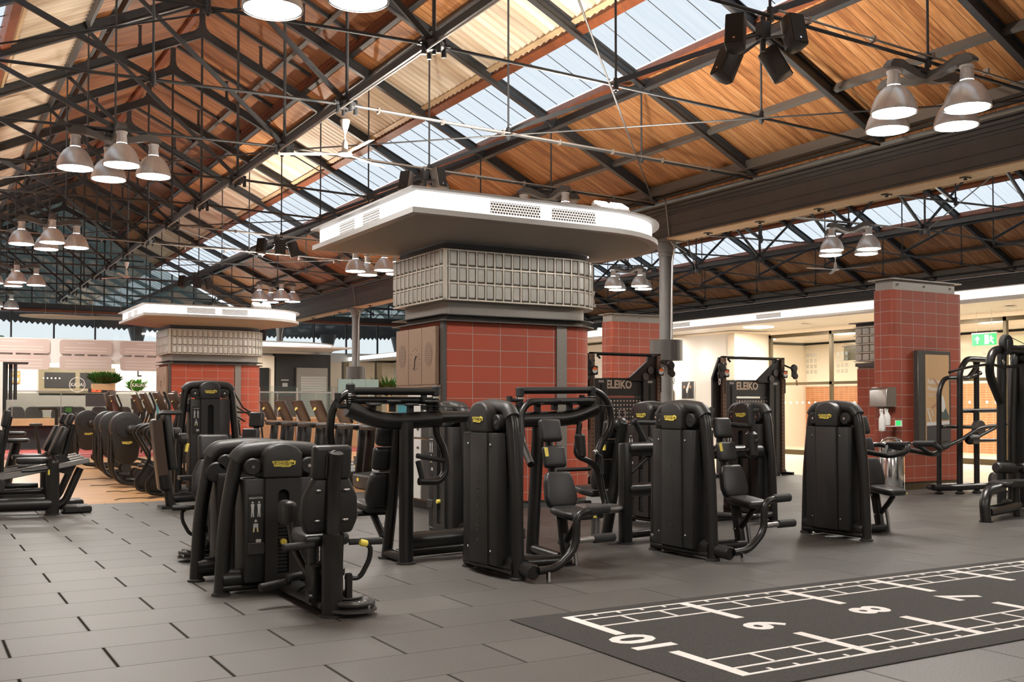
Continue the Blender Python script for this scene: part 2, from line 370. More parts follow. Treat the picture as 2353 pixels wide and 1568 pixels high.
    def wall(s, pts, z0, z1, closed=False, u0=0):
        """vertical sheet along pts with UVs in metres"""
        uv = s.bm.loops.layers.uv.verify(); u = u0
        n = len(pts)
        for i in range(n if closed else n - 1):
            a, b = pts[i], pts[(i + 1) % n]; l = math.dist(a, b)
            vs = [s.bm.verts.new((a[0], a[1], z0)), s.bm.verts.new((b[0], b[1], z0)), s.bm.verts.new((b[0], b[1], z1)), s.bm.verts.new((a[0], a[1], z1))]
            f = s.bm.faces.new(vs)
            for lp, q in zip(f.loops, ((u, z0), (u + l, z0), (u + l, z1), (u, z1))): lp[uv].uv = q
            u += l
        return s
    def obj(s, name, mat, parent=None, loc=None, sharp=40, weld=True):
        bm = s.bm
        if weld: bmesh.ops.remove_doubles(bm, verts=bm.verts[:], dist=1e-5)
        if bm.loops.layers.uv.active is None:
            bmesh.ops.recalc_face_normals(bm, faces=bm.faces[:])
        for f in bm.faces: f.smooth = True
        lim = math.radians(sharp)
        for e in bm.edges:
            if len(e.link_faces) == 2: e.smooth = e.calc_face_angle(0) < lim
        me = bpy.data.meshes.new(name); bm.to_mesh(me); bm.free()
        me.materials.append(M[mat] if isinstance(mat, str) else mat)
        o = bpy.data.objects.new(name, me); C.objects.link(o)
        if parent: o.parent = parent
        if loc: o.location = loc
        return o

def thing(name, label, cat, loc=(0, 0, 0), rz=0, group=None):
    o = bpy.data.objects.new(name, None); C.objects.link(o); o.empty_display_size = .1
    o.location = loc; o.rotation_euler = (0, 0, rz); o['label'] = label; o['category'] = cat
    if group: o['group'] = group
    return o
def tag(o, label, cat, group=None, kind=None):
    o['label'] = label; o['category'] = cat
    if group: o['group'] = group
    if kind: o['kind'] = kind
    return o
TN = [0]
def struct(o, label=None):
    if o.name.startswith('trim_'): TN[0] += 1; o.name = 'trim_%d' % TN[0]
    o['kind'] = 'structure'
    if label: o['label'] = label; o['category'] = 'structure'
    return o
def dup(root, loc, rz=0, label=None, group=None):
    def cp(o, par):
        c = o.copy(); C.objects.link(c)
        if par is not None: c.parent = par
        for ch in o.children: cp(ch, c)
        return c
    r = cp(root, None); r.location = loc; r.rotation_euler = (0, 0, rz)
    if label: r['label'] = label
    if group: r['group'] = group
    return r
_txt = {}
def text_bm(txt, size, depth=.002, bold=0, align='CENTER', sx=1):
    key = (txt, size, depth, bold, align, sx)
    if key not in _txt:
        cu = bpy.data.curves.new('t', 'FONT'); cu.body = txt; cu.size = size; cu.extrude = depth; cu.offset = bold; cu.align_x = align; cu.align_y = 'CENTER'; cu.resolution_u = 3
        o = bpy.data.objects.new('t', cu); me = bpy.data.meshes.new_from_object(o)
        bpy.data.objects.remove(o)
        for v in me.vertices: v.co.x *= sx
        _txt[key] = me
    return _txt[key]
def text(b, txt, size, mtx, **kw):
    me = text_bm(txt, size, **kw); n = len(b.bm.verts); b.bm.from_mesh(me); b.bm.verts.ensure_lookup_table()
    for v in b.bm.verts[n:]: v.co = mtx @ v.co
    return b
def fr(o, x, z=None):
    """frame with origin o, local +X = x, local +Y = up"""
    x = Vector(x).normalized(); z_ = Vector(z or (0, 0, 1)); n = x.cross(z_).normalized(); y = n.cross(x)
    m = Matrix((x, y, n)).transposed().to_4x4(); m.translation = Vector(o); return m
# ================================================================ THE HALL
# X runs across the hall, Y along it; nave axis at X=5.69, iron columns along X=14.2, second nave axis X=22.71
AX, CXL, AX2 = 5.69, 14.2, 22.71
Y0, Y1 = -7.0, 50.0
TY = [2.7 + 3 * k for k in range(16)]
SL = .48; RZ = 10.0
def rz_(dx): return RZ - SL * abs(dx)

# floor pieces
def flat(name, x0, x1, y0, y1, z, mat, th=.02):
    b = B(); b.box(((x0 + x1) / 2, (y0 + y1) / 2, z - th / 2), (x1 - x0, y1 - y0, th)); return b.obj(name, mat)
struct(flat('floor', -3.2, 16.1, Y0, 16.3, 0, 'rubber_floor'))
struct(flat('floor', 16.1, 34, Y0, 16.3, 0, 'hall_floor'))
struct(flat('floor', -3.2, 12.5, 16.3, 30.6, 0, 'oak_floor'))
struct(flat('floor', 12.5, 34, 16.3, 30.6, 0, 'hall_floor'))
b = B()
rt = flat('floor', -3.2, 16, 30.6, 37.3, 0, 'red_track'); struct(rt)
for y in (31.9, 33.3, 34.7, 36.1): b.box((6.4, y, .003), (19.1, .05, .004))
b.obj('track_lines', 'line_white', rt)
struct(flat('floor', -3.2, 16, 37.3, Y1 + 10, 0, 'dark_steel'))
struct(flat('floor', 16, 34, 30.6, Y1 + 10, 0, 'hall_floor'))

# roof of one nave: strips down each slope, panel objects per strip
def slab(name, ax, d0, d1, sgn, dz, mat, y0=Y0, y1=Y1, th=.04, parent=None):
    b = B(); z0, z1 = rz_(d0) + dz, rz_(d1) + dz; x0, x1 = ax + sgn * d0, ax + sgn * d1
    b.add([(x0, y0, z0), (x1, y0, z1), (x1, y1, z1), (x0, y1, z0), (x0, y0, z0 + th), (x1, y0, z1 + th), (x1, y1, z1 + th), (x0, y1, z0 + th)],
          [(0, 1, 2, 3), (7, 6, 5, 4), (0, 4, 5, 1), (1, 5, 6, 2), (2, 6, 7, 3), (3, 7, 4, 0)])
    return b.obj(name, mat, parent)
def corr(ax, sgn, d0, d1, y0, y1):
    b = B(); n = int((y1 - y0) / .05); vs = []
    for i in range(n + 1):
        y = y0 + (y1 - y0) * i / n; k = .032 * math.cos(i * 2 * PI / 4)
        for d in (d0, d1): vs.append(b.bm.verts.new((ax + sgn * d, y, rz_(d) + .03 + k)))
    for i in range(n): b.bm.faces.new((vs[2 * i], vs[2 * i + 1], vs[2 * i + 3], vs[2 * i + 2]))
    return b.obj('ceiling', 'corrugated', sharp=60)
WN = [0]
def nave(ax, sides, lantern=True):
    RAISE = .62
    for sgn in sides:
        struct(slab('ceiling', ax, 5.52, 8.75, sgn, .03, 'ceiling_wood'))
        struct(corr(ax, sgn, 2.85, 4.2, Y0, Y1))
        struct(slab('ceiling', ax, 2.45, 2.87, sgn, .03, 'ceiling_wood'))
        struct(slab('ceiling', ax, 0, 2.62, sgn, RAISE, 'ridge_wood'))
        WN[0] += 1
        wd = slab('window_%d' % WN[0], ax, 4.34, 5.42, sgn, .05, 'skylight', th=.012); struct(wd)
        b = B(); y = Y0 + .25
        while y < Y1:
            x0, x1 = ax + sgn * 4.34, ax + sgn * 5.42
            b.tube([(x0, y, rz_(4.34) + .045), (x1, y, rz_(5.42) + .045)], .009, seg=4); y += .6
        b.obj('glazing_bars', 'iron', wd)
        # lantern side: louvred band between lower roof and raised roof
        b = B(); xe = ax + sgn * 2.5
        for k in range(5): b.box((xe + sgn * .02 * k, (Y0 + Y1) / 2, rz_(2.5) + .08 + k * .12), (.05, Y1 - Y0, .085), ry=sgn * .5)
        struct(b.obj('lantern_wall', 'brown_timber'))
        for i, (d, ww, hh, m, dz) in enumerate(((4.26, .17, .16, 'brown_timber', .0), (4.10, .10, .05, 'cream_timber', .0), (5.50, .13, .16, 'brown_timber', -.02), (5.66, .08, .20, 'iron', -.12),
                                   (7.12, .08, .13, 'iron_grey', -.04), (2.86, .07, .16, 'iron', -.03), (2.42, .09, .12, 'iron', .10), (1.95, .09, .13, 'iron_grey', RAISE - .07))):
            b = B(); b.box((ax + sgn * d, (Y0 + Y1) / 2, rz_(d) + dz), (ww, Y1 - Y0, hh), ry=sgn * math.atan(SL)); struct(b.obj('trim_purlin', m))
        b = B(); b.box((ax + sgn * 8.1, (Y0 + Y1) / 2, 6.02), (.16, Y1 - Y0, .17)); struct(b.obj('trim_eaves', 'strip_steel'))
    b = B(); b.box((ax, (Y0 + Y1) / 2, RZ + RAISE - .08), (.12, Y1 - Y0, .16)); struct(b.obj('trim_ridge', 'brown_timber'))
nave(AX, (1, -1)); nave(AX2, (1, -1))
for ax in (AX, AX2):
    for s in (1, -1):
        portal((ax + s * 4.88, (Y0 + Y1) / 2, rz_(4.88) + .02), 0, s * math.atan(SL), 1.2, Y1 - Y0)

# girders on the column line
def girder(x, label):
    t = thing('lattice_girder' if False else 'box_girder', label, 'girder', (x, 21.3, 5.0), group='girders over the column lines')
    Lh = 56.2; 
    b = B(); b.box((0, 0, .375), (.22, Lh, .70)); b.obj('web', 'girder', t)
    b = B(); b.box((0, 0, .015), (.46, Lh, .03)); b.obj('bottom_flange', 'cream_timber', t)
    b = B(); b.box((0, 0, .745), (.46, Lh, .03)); b.box((-.14, 0, .69), (.06, Lh, .05)); b.box((-.125, 0, .60), (.04, Lh, .025)); b.box((-.125, 0, .54), (.03, Lh, .02)); b.box((-.12, 0, .30), (.02, Lh, .02)); b.box((-.12, 0, .12), (.02, Lh, .02))
    b.obj('top_moulding', 'girder', t)
    b = B(); b.box((0, 0, .90), (.60, Lh, .05)); 
    b.obj('gutter', 'dark_steel', t)
    y = -27.5
    while y < 28:
        b = B(); b.box((-.02, y, -.01), (.16, .10, .02)); b.cyl((-.02, y, -.05), (-.02, y, 0), .03, seg=6); o = b.obj('bolt_plate', 'dark_steel', t); y += 1.5 if y < 10 else 3
    return t
girder(CXL, 'long dark brown girder carried on the round iron columns')
girder(31.2, 'far dark girder above the lit shop canopy at the right')
g0 = girder(-2.85, 'dark girder at the outer left eaves of the main roof')

# iron columns
def column(y, label):
    t = thing('iron_column', label, 'column', (CXL, y, 0), group='round iron columns on one line')
    b = B(); b.lathe([(.17, 0), (.17, .1), (.152, .14), (.142, 4.6), (.15, 4.64), (.15, 4.68), (.14, 4.7)], seg=28); b.obj('shaft', 'iron_grey', t)
    b = B(); b.lathe([(.15, 4.68), (.17, 4.7), (.17, 4.74), (.16, 4.76), (.19, 4.86), (.22, 4.93), (.22, 5.0)], seg=28); b.box((0, 0, 5.0), (.5, .62, .05)); b.obj('capital', 'girder', t)
    b = B(); b.lathe([(.355, 2.42), (.355, 2.86)], seg=40); b.lathe([(.17, 2.44), (.34, 2.44)], seg=40, cap=False); b.box((0, -.36, 2.64), (.004, .01, .44)); b.obj('collar', 'dark_steel', t)
    b = B(); b.tube([(.0, -.17, 2.86), (.04, -.175, 4.6), (.1, -.2, 4.85), (-.1, -.26, 5.0), (-.25, -.3, 5.85), (-.25, .4, 6.02)], .018, fil=.1, seg=8); b.obj('conduit_pipe', 'conduit', t)
    return t
cl = ['iron column carrying the girder off to the right of the gym', 'grey iron column with a round collar just right of the big tiled kiosk', 'iron column hidden largely by the big tiled kiosk',
      'iron column with collar behind the row of treadmills', 'iron column with collar just right of the far tiled kiosk', 'last iron column before the glazed end wall']
for k, y in enumerate([8.7, 17.7, 26.7, 35.7, 44.7]): column(y, cl[k])

# trusses
def ibar(b, p0, p1, w_, h_, flange=True):
    """I-section between two points in one XZ plane"""
    p0, p1 = Vector(p0), Vector(p1); d = p1 - p0; L_ = d.length; ang = -math.atan2(d.z, d.x); c = (p0 + p1) / 2
    if flange:
        b.box(c, (L_, w_ * .25, h_), ry=ang)
        n = Vector((-d.z, 0, d.x)).normalized()
        b.box(c + n * (h_ / 2), (L_, w_, .02), ry=ang); b.box(c - n * (h_ / 2), (L_, w_, .02), ry=ang)
    else: b.box(c, (L_, w_, h_), ry=ang)
ND = [0, 2.82, 5.56, 8.2]; NZ = [0, -.07, -.14, -.22]
def truss():
    t = thing('roof_truss', 'x', 'truss', (AX, 0, 6.0))
    Z = lambda d: rz_(d) - 6.0 - .1
    for s in (1, -1):
        b = B(); ibar(b, (0, 0, Z(0)), (s * 8.3, 0, Z(8.3)), .11, .17); b.obj('rafter', 'iron', t)
        b = B()
        for k in range(3): b.cyl((s * ND[k], 0, NZ[k]), (s * ND[k + 1], 0, NZ[k + 1]), .024, seg=8)
        b.obj('tie_rod', 'iron', t)
        for k in (1, 2):
            b = B(); b.cyl((s * ND[k], 0, NZ[k] - .1), (s * ND[k], 0, Z(ND[k])), .017, seg=8); b.cyl((s * ND[k], 0, NZ[k] - .07), (s * ND[k], 0, NZ[k] + .1), .042, .035, seg=10); b.obj('hanger_rod', 'iron', t)
            d0, d1 = ND[k], ND[k - 1]
            b = B(); ibar(b, (s * d0, .04, Z(d0) - .05), (s * d1, .04, NZ[k - 1] + .05), .015, .075, False); ibar(b, (s * d0, .06, Z(d0) - .08), (s * d1, .06, NZ[k - 1] + .02), .06, .012, False); b.obj('brace_bar', 'iron', t)
        # posts carrying the raised ridge roof
        for d in (1.35,):
            b = B(); p = [(-.055, 0), (.055, 0), (.04, .08), (.03, .1), (.03, .46), (.05, .5), (-.05, .5), (-.03, .46), (-.03, .1), (-.04, .08)]
            b.prism(p, .05, Matrix.Translation((s * d, .025, Z(d) + .08)) @ Matrix.Rotation(PI / 2, 4, 'X')); b.obj('lantern_post', 'iron', t)
        b = B(); ibar(b, (0, 0, Z(0) + .68), (s * 2.6, 0, Z(2.6) + .68), .07, .09, False); b.obj('lantern_rafter', 'iron', t)
    b = B(); b.cyl((0, 0, -.12), (0, 0, Z(0)), .026, seg=10); b.obj('king_rod', 'iron', t)
    b = B(); b.prism([(-.5, -.32), (-.46, -.36), (-.16, -.2), (0, -.16), (.16, -.2), (.46, -.36), (.5, -.32), (.2, -.05), (.09, .06), (.06, .2), (.06, .7), (-.06, .7), (-.06, .2), (-.09, .06), (-.2, -.05)], .09, Matrix.Translation((0, .045, Z(0) + .05)) @ Matrix.Rotation(PI / 2, 4, 'X')); b.obj('ridge_bracket', 'iron', t)
    b = B(); b.lathe([(.09, -.08), (.13, -.04), (.13, .03), (.08, .06)], seg=12)
    for q in (-.14, .14):
        b.cyl((q, 0, -.14), (q, 0, .08), .035, seg=8); b.cyl((0, q, -.14), (0, q, .08), .03, seg=8)
    b.box((0, 0, 0), (.42, .12, .03)); b.obj('node_casting', 'iron', t)
    return t
tr = truss()
ORD = 'first second third fourth fifth sixth seventh eighth ninth tenth eleventh twelfth thirteenth fourteenth fifteenth sixteenth'.split()
first = True
for y in TY:
    lab = '%s slender iron truss under the boarded roof of the main nave, counted from the camera' % ORD[TY.index(y)]
    if first: tr.location.y = y; tr['label'] = lab; tr['group'] = 'main nave roof trusses'; first = False; t0 = tr
    else: dup(tr, (AX, y, 6.0), 0, lab, 'main nave roof trusses')
for y in TY[1:]:
    dup(t0, (AX2, y, 6.0), 0, '%s iron truss of the side nave beyond the long girder, counted from the camera' % ORD[TY.index(y)], 'side nave roof trusses')
# beams along the node line, and diagonal wind braces
def ybeam(x, z, w_, h_, m, label, name='roof_tie_beam'):
    b = B(); b.box((x, 20, z), (w_, 60, h_)); b.box((x + .07, 20, z + .05), (.02, 60, .06)); return tag(b.obj(name, m), label, 'beam', 'tie beams along the roof nodes')
ybeam(AX, 6.08, .06, .10, 'iron', 'dark tie beam running along the centre nodes of the main trusses')
ybeam(AX2, 6.08, .06, .10, 'iron', 'dark tie beam running along the centre nodes of the side nave trusses')
b = B(); b.cyl((AX - .1, -5, 5.93), (AX - .1, 50, 5.93), .014, seg=6); tag(b.obj('electrical_conduit', 'conduit'), 'thin pale conduit running under the centre tie beam of the roof', 'conduit')
def rodthing(p0, p1, label, r=.013, mat='iron'):
    b = B(); b.cyl(p0, p1, r, seg=8); return tag(b.obj('wind_brace', mat), label, 'brace rod', 'long diagonal wind braces of the roof')
for y, od in ((8.7, 'nearest'), (17.7, 'middle'), (26.7, 'farthest')):
    rodthing((AX, y + 9, 5.95), (AX + 8.2, y, 5.78), od + ' thin wind brace running from the roof centre back to the girder')
    rodthing((AX, y, 5.95), (AX + 8.2, y + 9, 5.78), od + ' thin wind brace running from the roof centre on to the girder')
    rodthing((AX, y, 5.95), (AX - 8.2, y + 9, 5.78), od + ' thin wind brace running from the roof centre to the outer eaves')
    rodthing((AX2, y + 9, 5.95), (AX2 - 8.2, y, 5.78), od + ' thin wind brace in the side nave')
# galvanised cable pipes clipped to some ties
for y, x0, x1 in ((17.7, AX, CXL - .5), (14.7, AX, CXL - .5), (8.7, AX + 2.9, CXL - .3), (17.7, AX2, AX2 - 8), (26.7, AX, CXL - .5), (29.7, AX - 5, CXL - .5)):
    b = B(); b.cyl((x0, y - .05, 5.99), (x1, y - .05, 5.83), .015, seg=8)
    x = x0 + .5
    while x < max(x0, x1) and x1 > x0: b.box((x, y - .03, 5.98 - .019 * (x - x0)), (.03, .08, .08)); x += 1.1
    tag(b.obj('cable_pipe', 'conduit'), 'pale galvanised pipe clipped along a roof tie, %s' % {17.7: ('at the column by the big kiosk' if x0 < 20 else 'in the side nave'), 14.7: 'above the ceiling fan', 8.7: 'leading to the nearest lamp cluster', 26.7: 'further down the hall', 29.7: 'over the far kiosk'}[y], 'pipe')

# outer walls
def wallbox(name, c, size, mat): b = B(); b.box(c, size); return struct(b.obj(name, mat))
wallbox('wall_left', (-3.3, 20, 2.9), (.2, 62, 5.8), 'white_paint')
wallbox('wall_near', (15, Y0 - .1, 5), (38, .2, 10.5), 'white_paint')
wallbox('wall_right', (33.5, 20, 2.9), (.2, 62, 5.9), 'cream_paint')

# far glazed end wall: low wall, window band, dark fascia, glass gable
wallbox("wall_far", (15, Y1 + .1, 2.05), (38, .2, 4.1), 'white_paint')
WN[0] += 1
b = B(); b.box((15, Y1 + .1, 4.85), (38, .02, 1.5)); wf = struct(b.obj('window_%d' % WN[0], 'glass'))
b = B(); x = -3.0
while x < 34: b.box((x, Y1, 4.9), (.07, .1, 1.7)); x += 1.72
b.obj('mullions', 'iron', wf)
b = B(); b.box((15, Y1, 5.65), (38, .12, .2)); b.box((15, Y1 - .1, 5.8), (38, .3, .3)); struct(b.obj('trim_far_beam', 'iron'))
b = B(); b.box((15, Y1 - .25, 5.62), (38, .2, .12)); struct(b.obj('trim_far_timber', 'brown_timber'))
for ax in (AX, AX2):
    WN[0] += 1
    b = B(); b.add([(ax - 8.6, Y1 + .02, 5.7), (ax + 8.6, Y1 + .02, 5.7), (ax + 2.6, Y1 + .02, 8.9), (ax + 2.6, Y1 + .02, 9.4), (ax, Y1 + .02, 10.7), (ax - 2.6, Y1 + .02, 9.4), (ax - 2.6, Y1 + .02, 8.9)], [(0, 1, 2, 3, 4, 5, 6)])
    wg = struct(b.obj('window_%d' % WN[0], 'gable_glass'))
    b = B()
    for k in range(-8, 9): b.box((ax + k, Y1 - .02, 5.7 + (RZ - SL * abs(k) - 5.7) / 2), (.05, .07, RZ - SL * abs(k) - 5.7))
    for k in range(1, 5): b.box((ax, Y1 - .02, 5.7 + k * .8), (2 * (8.6 - k * .8 / SL * .98) , .06, .06))
    b.obj('glazing_bars', 'iron', wg)
portal((15, Y1 - .3, 4.85), -PI / 2, 0, 36, 1.5)
# serrated valance and iron canopy standing outside the far windows
b = B(); pts = []
n = 120
for i in range(n):
    x = 2 + i * .24; z = 5.5 - .42 * math.sin((x - 2) / 28.8 * PI) ; pts += [(x, z), (x + .12, z - .13)]
poly = pts + [(31, 6), (2, 6)]
b.prism(poly, .05, Matrix.Translation((0, Y1 + 3, 0)) @ Matrix.Rotation(PI / 2, 4, 'X')); tag(b.obj('serrated_valance', 'iron'), 'dark saw-toothed valance seen through the far end windows', 'valance')
for i, x in enumerate((9.6, 12.5, 19.3, 23.4)):
    b = B(); b.lathe([(.12, 0), (.12, 3.9), (.3, 4.6), (.45, 5.2)], seg=12)
    o = b.obj('canopy_post', 'iron', loc=(x, Y1 + 2.5, 0)); tag(o, '%s dark flared iron post outside the far end windows' % ORD[i], 'post', 'iron posts outside the end wall')
# a bare tree outside
t = thing('tree', 'pale leafy tree seen through the far left windows', 'tree', (5.2, 78, 0))
b = B(); b.cyl((0, 0, 0), (0, 0, 5), .25, .12, seg=8); b.obj('trunk', 'oak', t)
b = B()
for i in range(140):
    a, r_, z = random.random() * 2 * PI, random.random() ** .5 * 2.6, 4.6 + random.random() * 1.9
    b.sphere((r_ * math.cos(a), r_ * math.sin(a), z - r_ * .4), .22, seg=6)
b.obj('crown', 'leaf', t)

# ================================================================ TILED KIOSKS WITH LIT CANOPIES
def outline(off, x0=0, y0=0, y1=1.5, xc=1.95, rc=.03, back=0):
    p = []; r = (y1 - y0) / 2; cy = (y0 + y1) / 2
    k = 4
    if rc:
        for i in range(k + 1):
            a = PI + PI / 2 * i / k; p.append((x0 - off + rc + rc * math.cos(a), y0 - off + rc + rc * math.sin(a)))
    else: p.append((x0 - off, y0 - off))
    for i in range(25):
        a = -PI / 2 + PI * i / 24; p.append((xc + (r + off) * math.cos(a), cy + (r + off) * math.sin(a)))
    p.append((x0 - off, y1 + off))
    return p
def T(x, y, z): return Matrix.Translation((x, y, z))
def kiosk(loc, label, panels=True):
    t = thing('tiled_kiosk', label, 'kiosk', loc, group='tiled kiosks with white canopies')
    o = outline(0)
    b = B(); b.wall(o, .1, 2.6, closed=True); b.obj('tile_cladding', 'terracotta', t, weld=False)
    b = B(); b.prism(outline(-.03), .1); b.obj('plinth', 'dark_steel', t)
    b = B(); b.box((1.875, -.012, 1.35), (.17, .03, 2.5)); b.obj('steel_strip', 'strip_steel', t)
    b = B(); b.box((-.012, .03, 1.35), (.05, .1, 2.56)); b.obj('corner_post', 'dark_steel', t)
    b = B(); b.prism(outline(.09), .015, T(0, 0, 2.60)); b.prism(outline(-.08), .08, T(0, 0, 2.61)); b.prism(outline(.09), .012, T(0, 0, 2.685)); b.obj('flange', 'dark_steel', t)
    b = B(); b.prism(outline(-.06), .2, T(0, 0, 2.69)); b.obj('steel_band', 'strip_steel', t)
    # glass block band: three rows of blocks around the outline
    oo = outline(.05, rc=0); core = B(); core.prism(outline(.0), .66, T(0, 0, 2.9)); core.obj('band_core', 'strip_steel', t)
    fb, bb = B(), B()
    per = [(a, oo[(i + 1) % len(oo)]) for i, a in enumerate(oo)]
    # resample perimeter
    pts = []; acc = 0; step = .142
    for a, c in per:
        l = math.dist(a, c); s_ = acc
        while s_ < l: pts.append((a[0] + (c[0] - a[0]) * s_ / l, a[1] + (c[1] - a[1]) * s_ / l, math.atan2(c[1] - a[1], c[0] - a[0]))); s_ += step
        acc = s_ - l
    for k in range(3):
        z = 2.9 + .225 * k + .115
        for x, y, a in pts: bb.box((x, y, z), (.112, .05, .185), rz=a, bev=.012, seg=1)
    bb.obj('glass_blocks', 'block', t)
    for k in range(4): fb.prism(outline(.075, rc=0), .022, T(0, 0, 2.885 + .225 * k))
    for x, y, a in pts: fb.box((x + math.cos(a) * step / 2, y + math.sin(a) * step / 2, 3.235), (.02, .06, .68), rz=a)
    fb.obj('block_frame', 'cream_grey', t)
    b = B(); b.prism(outline(.0), .14, T(0, 0, 3.58)); b.obj('neck', 'charcoal', t)
    # canopy: sloped soffit from neck to lip
    can = outline(.9, rc=0, y1=1.9, xc=2.05); inn = outline(.78, rc=0, y1=1.9, xc=2.05); nk = outline(.02, rc=0)
    b = B(); r0 = [(x, y, 3.86) for x, y in inn]; r1 = [(x, y, 3.69) for x, y in nk]; r00 = [(x, y, 3.86) for x, y in can]
    b.rings([r0, r1], cap=False); b.rings([[(x, y, 3.9) for x, y in inn]], cap=False) if False else None
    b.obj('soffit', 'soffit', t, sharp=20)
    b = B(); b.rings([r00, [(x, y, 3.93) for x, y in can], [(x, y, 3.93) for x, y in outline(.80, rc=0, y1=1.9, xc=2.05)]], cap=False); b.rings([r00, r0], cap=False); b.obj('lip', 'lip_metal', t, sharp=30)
    b = B(); fo = outline(.81, rc=0, y1=1.9, xc=2.05); b.wall(fo, 3.93, 4.16, closed=True); b.obj('lit_fascia', 'glow', t, weld=False)
    b = B(); b.prism(outline(.92, rc=0, y1=1.9, xc=2.05), .03, T(0, 0, 4.16)); b.obj('top_plate', 'lip_metal', t)
    for x0, x1 in ((.25, 1.02), (1.2, 1.92)):
        b = B(); b.wall([(x0, -.815), (x1, -.815)], 3.965, 4.125); b.obj('vent', 'vent', t, weld=False)
    for y0, y1 in ((.35, .95), (1.25, 1.85)):
        b = B(); b.wall([(-.815, y1), (-.815, y0)], 3.965, 4.125); b.obj('vent', 'vent', t, weld=False)
    if panels:
        for k in range(3):
            y0 = .12 + k * .44
            b = B(); b.box((-.06, y0 + .21, 2.14), (.06, .425, .80), bev=.004, seg=1); p = b.obj('side_panel', 'copper_panel', t)
            if k != 1:
                b = B(); n = 20; uv = b.bm.loops.layers.uv.verify()
                vs = [b.bm.verts.new((-.093, y0 + .21 + .12 * math.cos(2 * PI * i / n), 2.16 + .17 * math.sin(2 * PI * i / n))) for i in range(n)]
                f = b.bm.faces.new(vs[::-1])
                for lp in f.loops: lp[uv].uv = (lp.vert.co.y, lp.vert.co.z)
                b.obj('speaker_grille', 'speaker_grille', p, weld=False)
            else:
                b = B(); c0 = Vector((-.093, y0 + .21, 2.1))
                b.cyl(c0, c0 + Vector((0, .02, -.14)), .007, seg=6); b.cyl(c0, c0 + Vector((0, -.05, .05)), .009, seg=6); b.obj('clock_hands', 'dark_steel', p)
                b = B()
                for i in range(12):
                    a = i * PI / 6; b.box((-.092, y0 + .21 + .15 * math.cos(a), 2.1 + .15 * math.sin(a)), (.004, .012, .012))
                b.obj('clock_marks', 'dark_steel', p)
        b = B(); b.box((-.04, .73, .90), (.05, 1.34, 1.56)); b.box((-.05, .73, 1.72), (.1, 1.36, .03)); b.obj('bin_cabinet', 'copper_panel', t)
        for z0, z1 in ((.14, .98), (1.0, 1.69)):
            b = B(); b.box((-.075, .80, (z0 + z1) / 2), (.03, .42, z1 - z0 - .01), bev=.003, seg=1); p = b.obj('white_door', 'white_metal', t)
            b = B(); b.box((-.095, .66, z1 - .12 if z0 < .5 else z0 + .12), (.012, .05, .025)); b.obj('lock_plate', 'dark_steel', p)
        for z0, z1, m in ((.14, .98, 'charcoal'), (1.0, 1.69, 'white_metal')):
            b = B(); b.box((-.075, .33, (z0 + z1) / 2), (.03, .46, z1 - z0 - .01), bev=.003, seg=1); p = b.obj('cabinet_door', 'dark_steel', t)
            b = B(); b.box((-.094, .33, (z0 + z1) / 2 + .05), (.008, .27, .42)); b.obj('door_panel', m, p)
        b = B(); b.box((-.08, 1.21, 1.3), (.02, .3, .5)); b.obj('poster', 'teal', t)
    return t
kiosk((6.3, 12.6, 0), 'big free-standing terracotta tiled kiosk in the middle with glass block band and lit white canopy')
kiosk((6.3, 29.6, 0), 'far terracotta tiled kiosk at the left with glass block band and white canopy')

# tiled pillars
def pillar(loc, sx, sy, h, label, cap=True):
    t = thing('tiled_pillar', label, 'pillar', loc, group='square terracotta pillars')
    def rr(off, r):
        p = []
        for cx, cy, a0 in ((r, r, PI), (sx - r, r, 1.5 * PI), (sx - r, sy - r, 0), (r, sy - r, .5 * PI)):
            for i in range(5):
                a = a0 + PI / 2 * i / 4; p.append((cx + (r + off) * math.cos(a), cy + (r + off) * math.sin(a)))
        return p
    b = B(); b.wall(rr(0, .08), .14, h, closed=True, u0=.05); b.prism(rr(-.01, .08), .01, T(0, 0, h - .01)); b.obj('tile_cladding', 'terracotta_small', t, weld=False)
    b = B(); b.prism(rr(-.02, .08), .14); b.obj('plinth', 'bronze', t)
    b = B(); b.prism([(.03, .02), (sx - .18, .02), (sx - .18, sy - .05), (.03, sy - .05)], .17, T(0, 0, h)); b.obj('steel_cap', 'strip_steel', t)
    b = B(); b.prism([(-.04, -.04), (sx - .06, -.04), (sx - .06, sy + .05), (-.04, sy + .05)], .02, T(0, 0, h + .17)); b.obj('cap_flange', 'strip_steel', t)
    for k in range(3): b = B(); b.sphere((.15 + k * (sx - .45) / 2, .01, h + .09), .02, seg=8); b.obj('bolt', 'chrome', t)
    return t
P1 = pillar((14.45, 11.92, 0), 1.83, .44, 3.43, 'tall terracotta tiled pillar at the right with a pilates poster on it')
P2 = pillar((14.26, 19.8, 0), 1.83, .44, 3.43, 'terracotta tiled pillar behind the round iron column')
# ================================================================ LAMPS, FANS, LOUDSPEAKERS ON THE TRUSSES
def bell(parent, x, y, z):
    """spun aluminium bell, rim centre at (x,y,z)"""
    m = T(x, y, z)
    b = B(); prof = [(.272, 0), (.28, .0), (.282, .012), (.275, .06), (.255, .13), (.222, .205), (.175, .275), (.125, .32), (.088, .34)]
    b.lathe(prof, mtx=m, seg=36, cap=False)
    b.lathe([(.262, .012), (.245, .12), (.212, .195), (.165, .265), (.08, .33)], mtx=m, seg=36, cap=False)
    sh = b.obj('lamp_shade', 'alu', parent, sharp=50)
    b = B(); b.lathe([(.082, .35), (.082, .42), (.076, .425), (.076, .50), (.088, .505), (.088, .53)], mtx=m, seg=20); b.obj('lamp_neck', 'alu', sh)
    b = B(); b.lathe([(.255, .014), (.255, .02)], mtx=m, seg=36); b.obj('lamp_diffuser', 'lamp_disc', sh)
    return sh
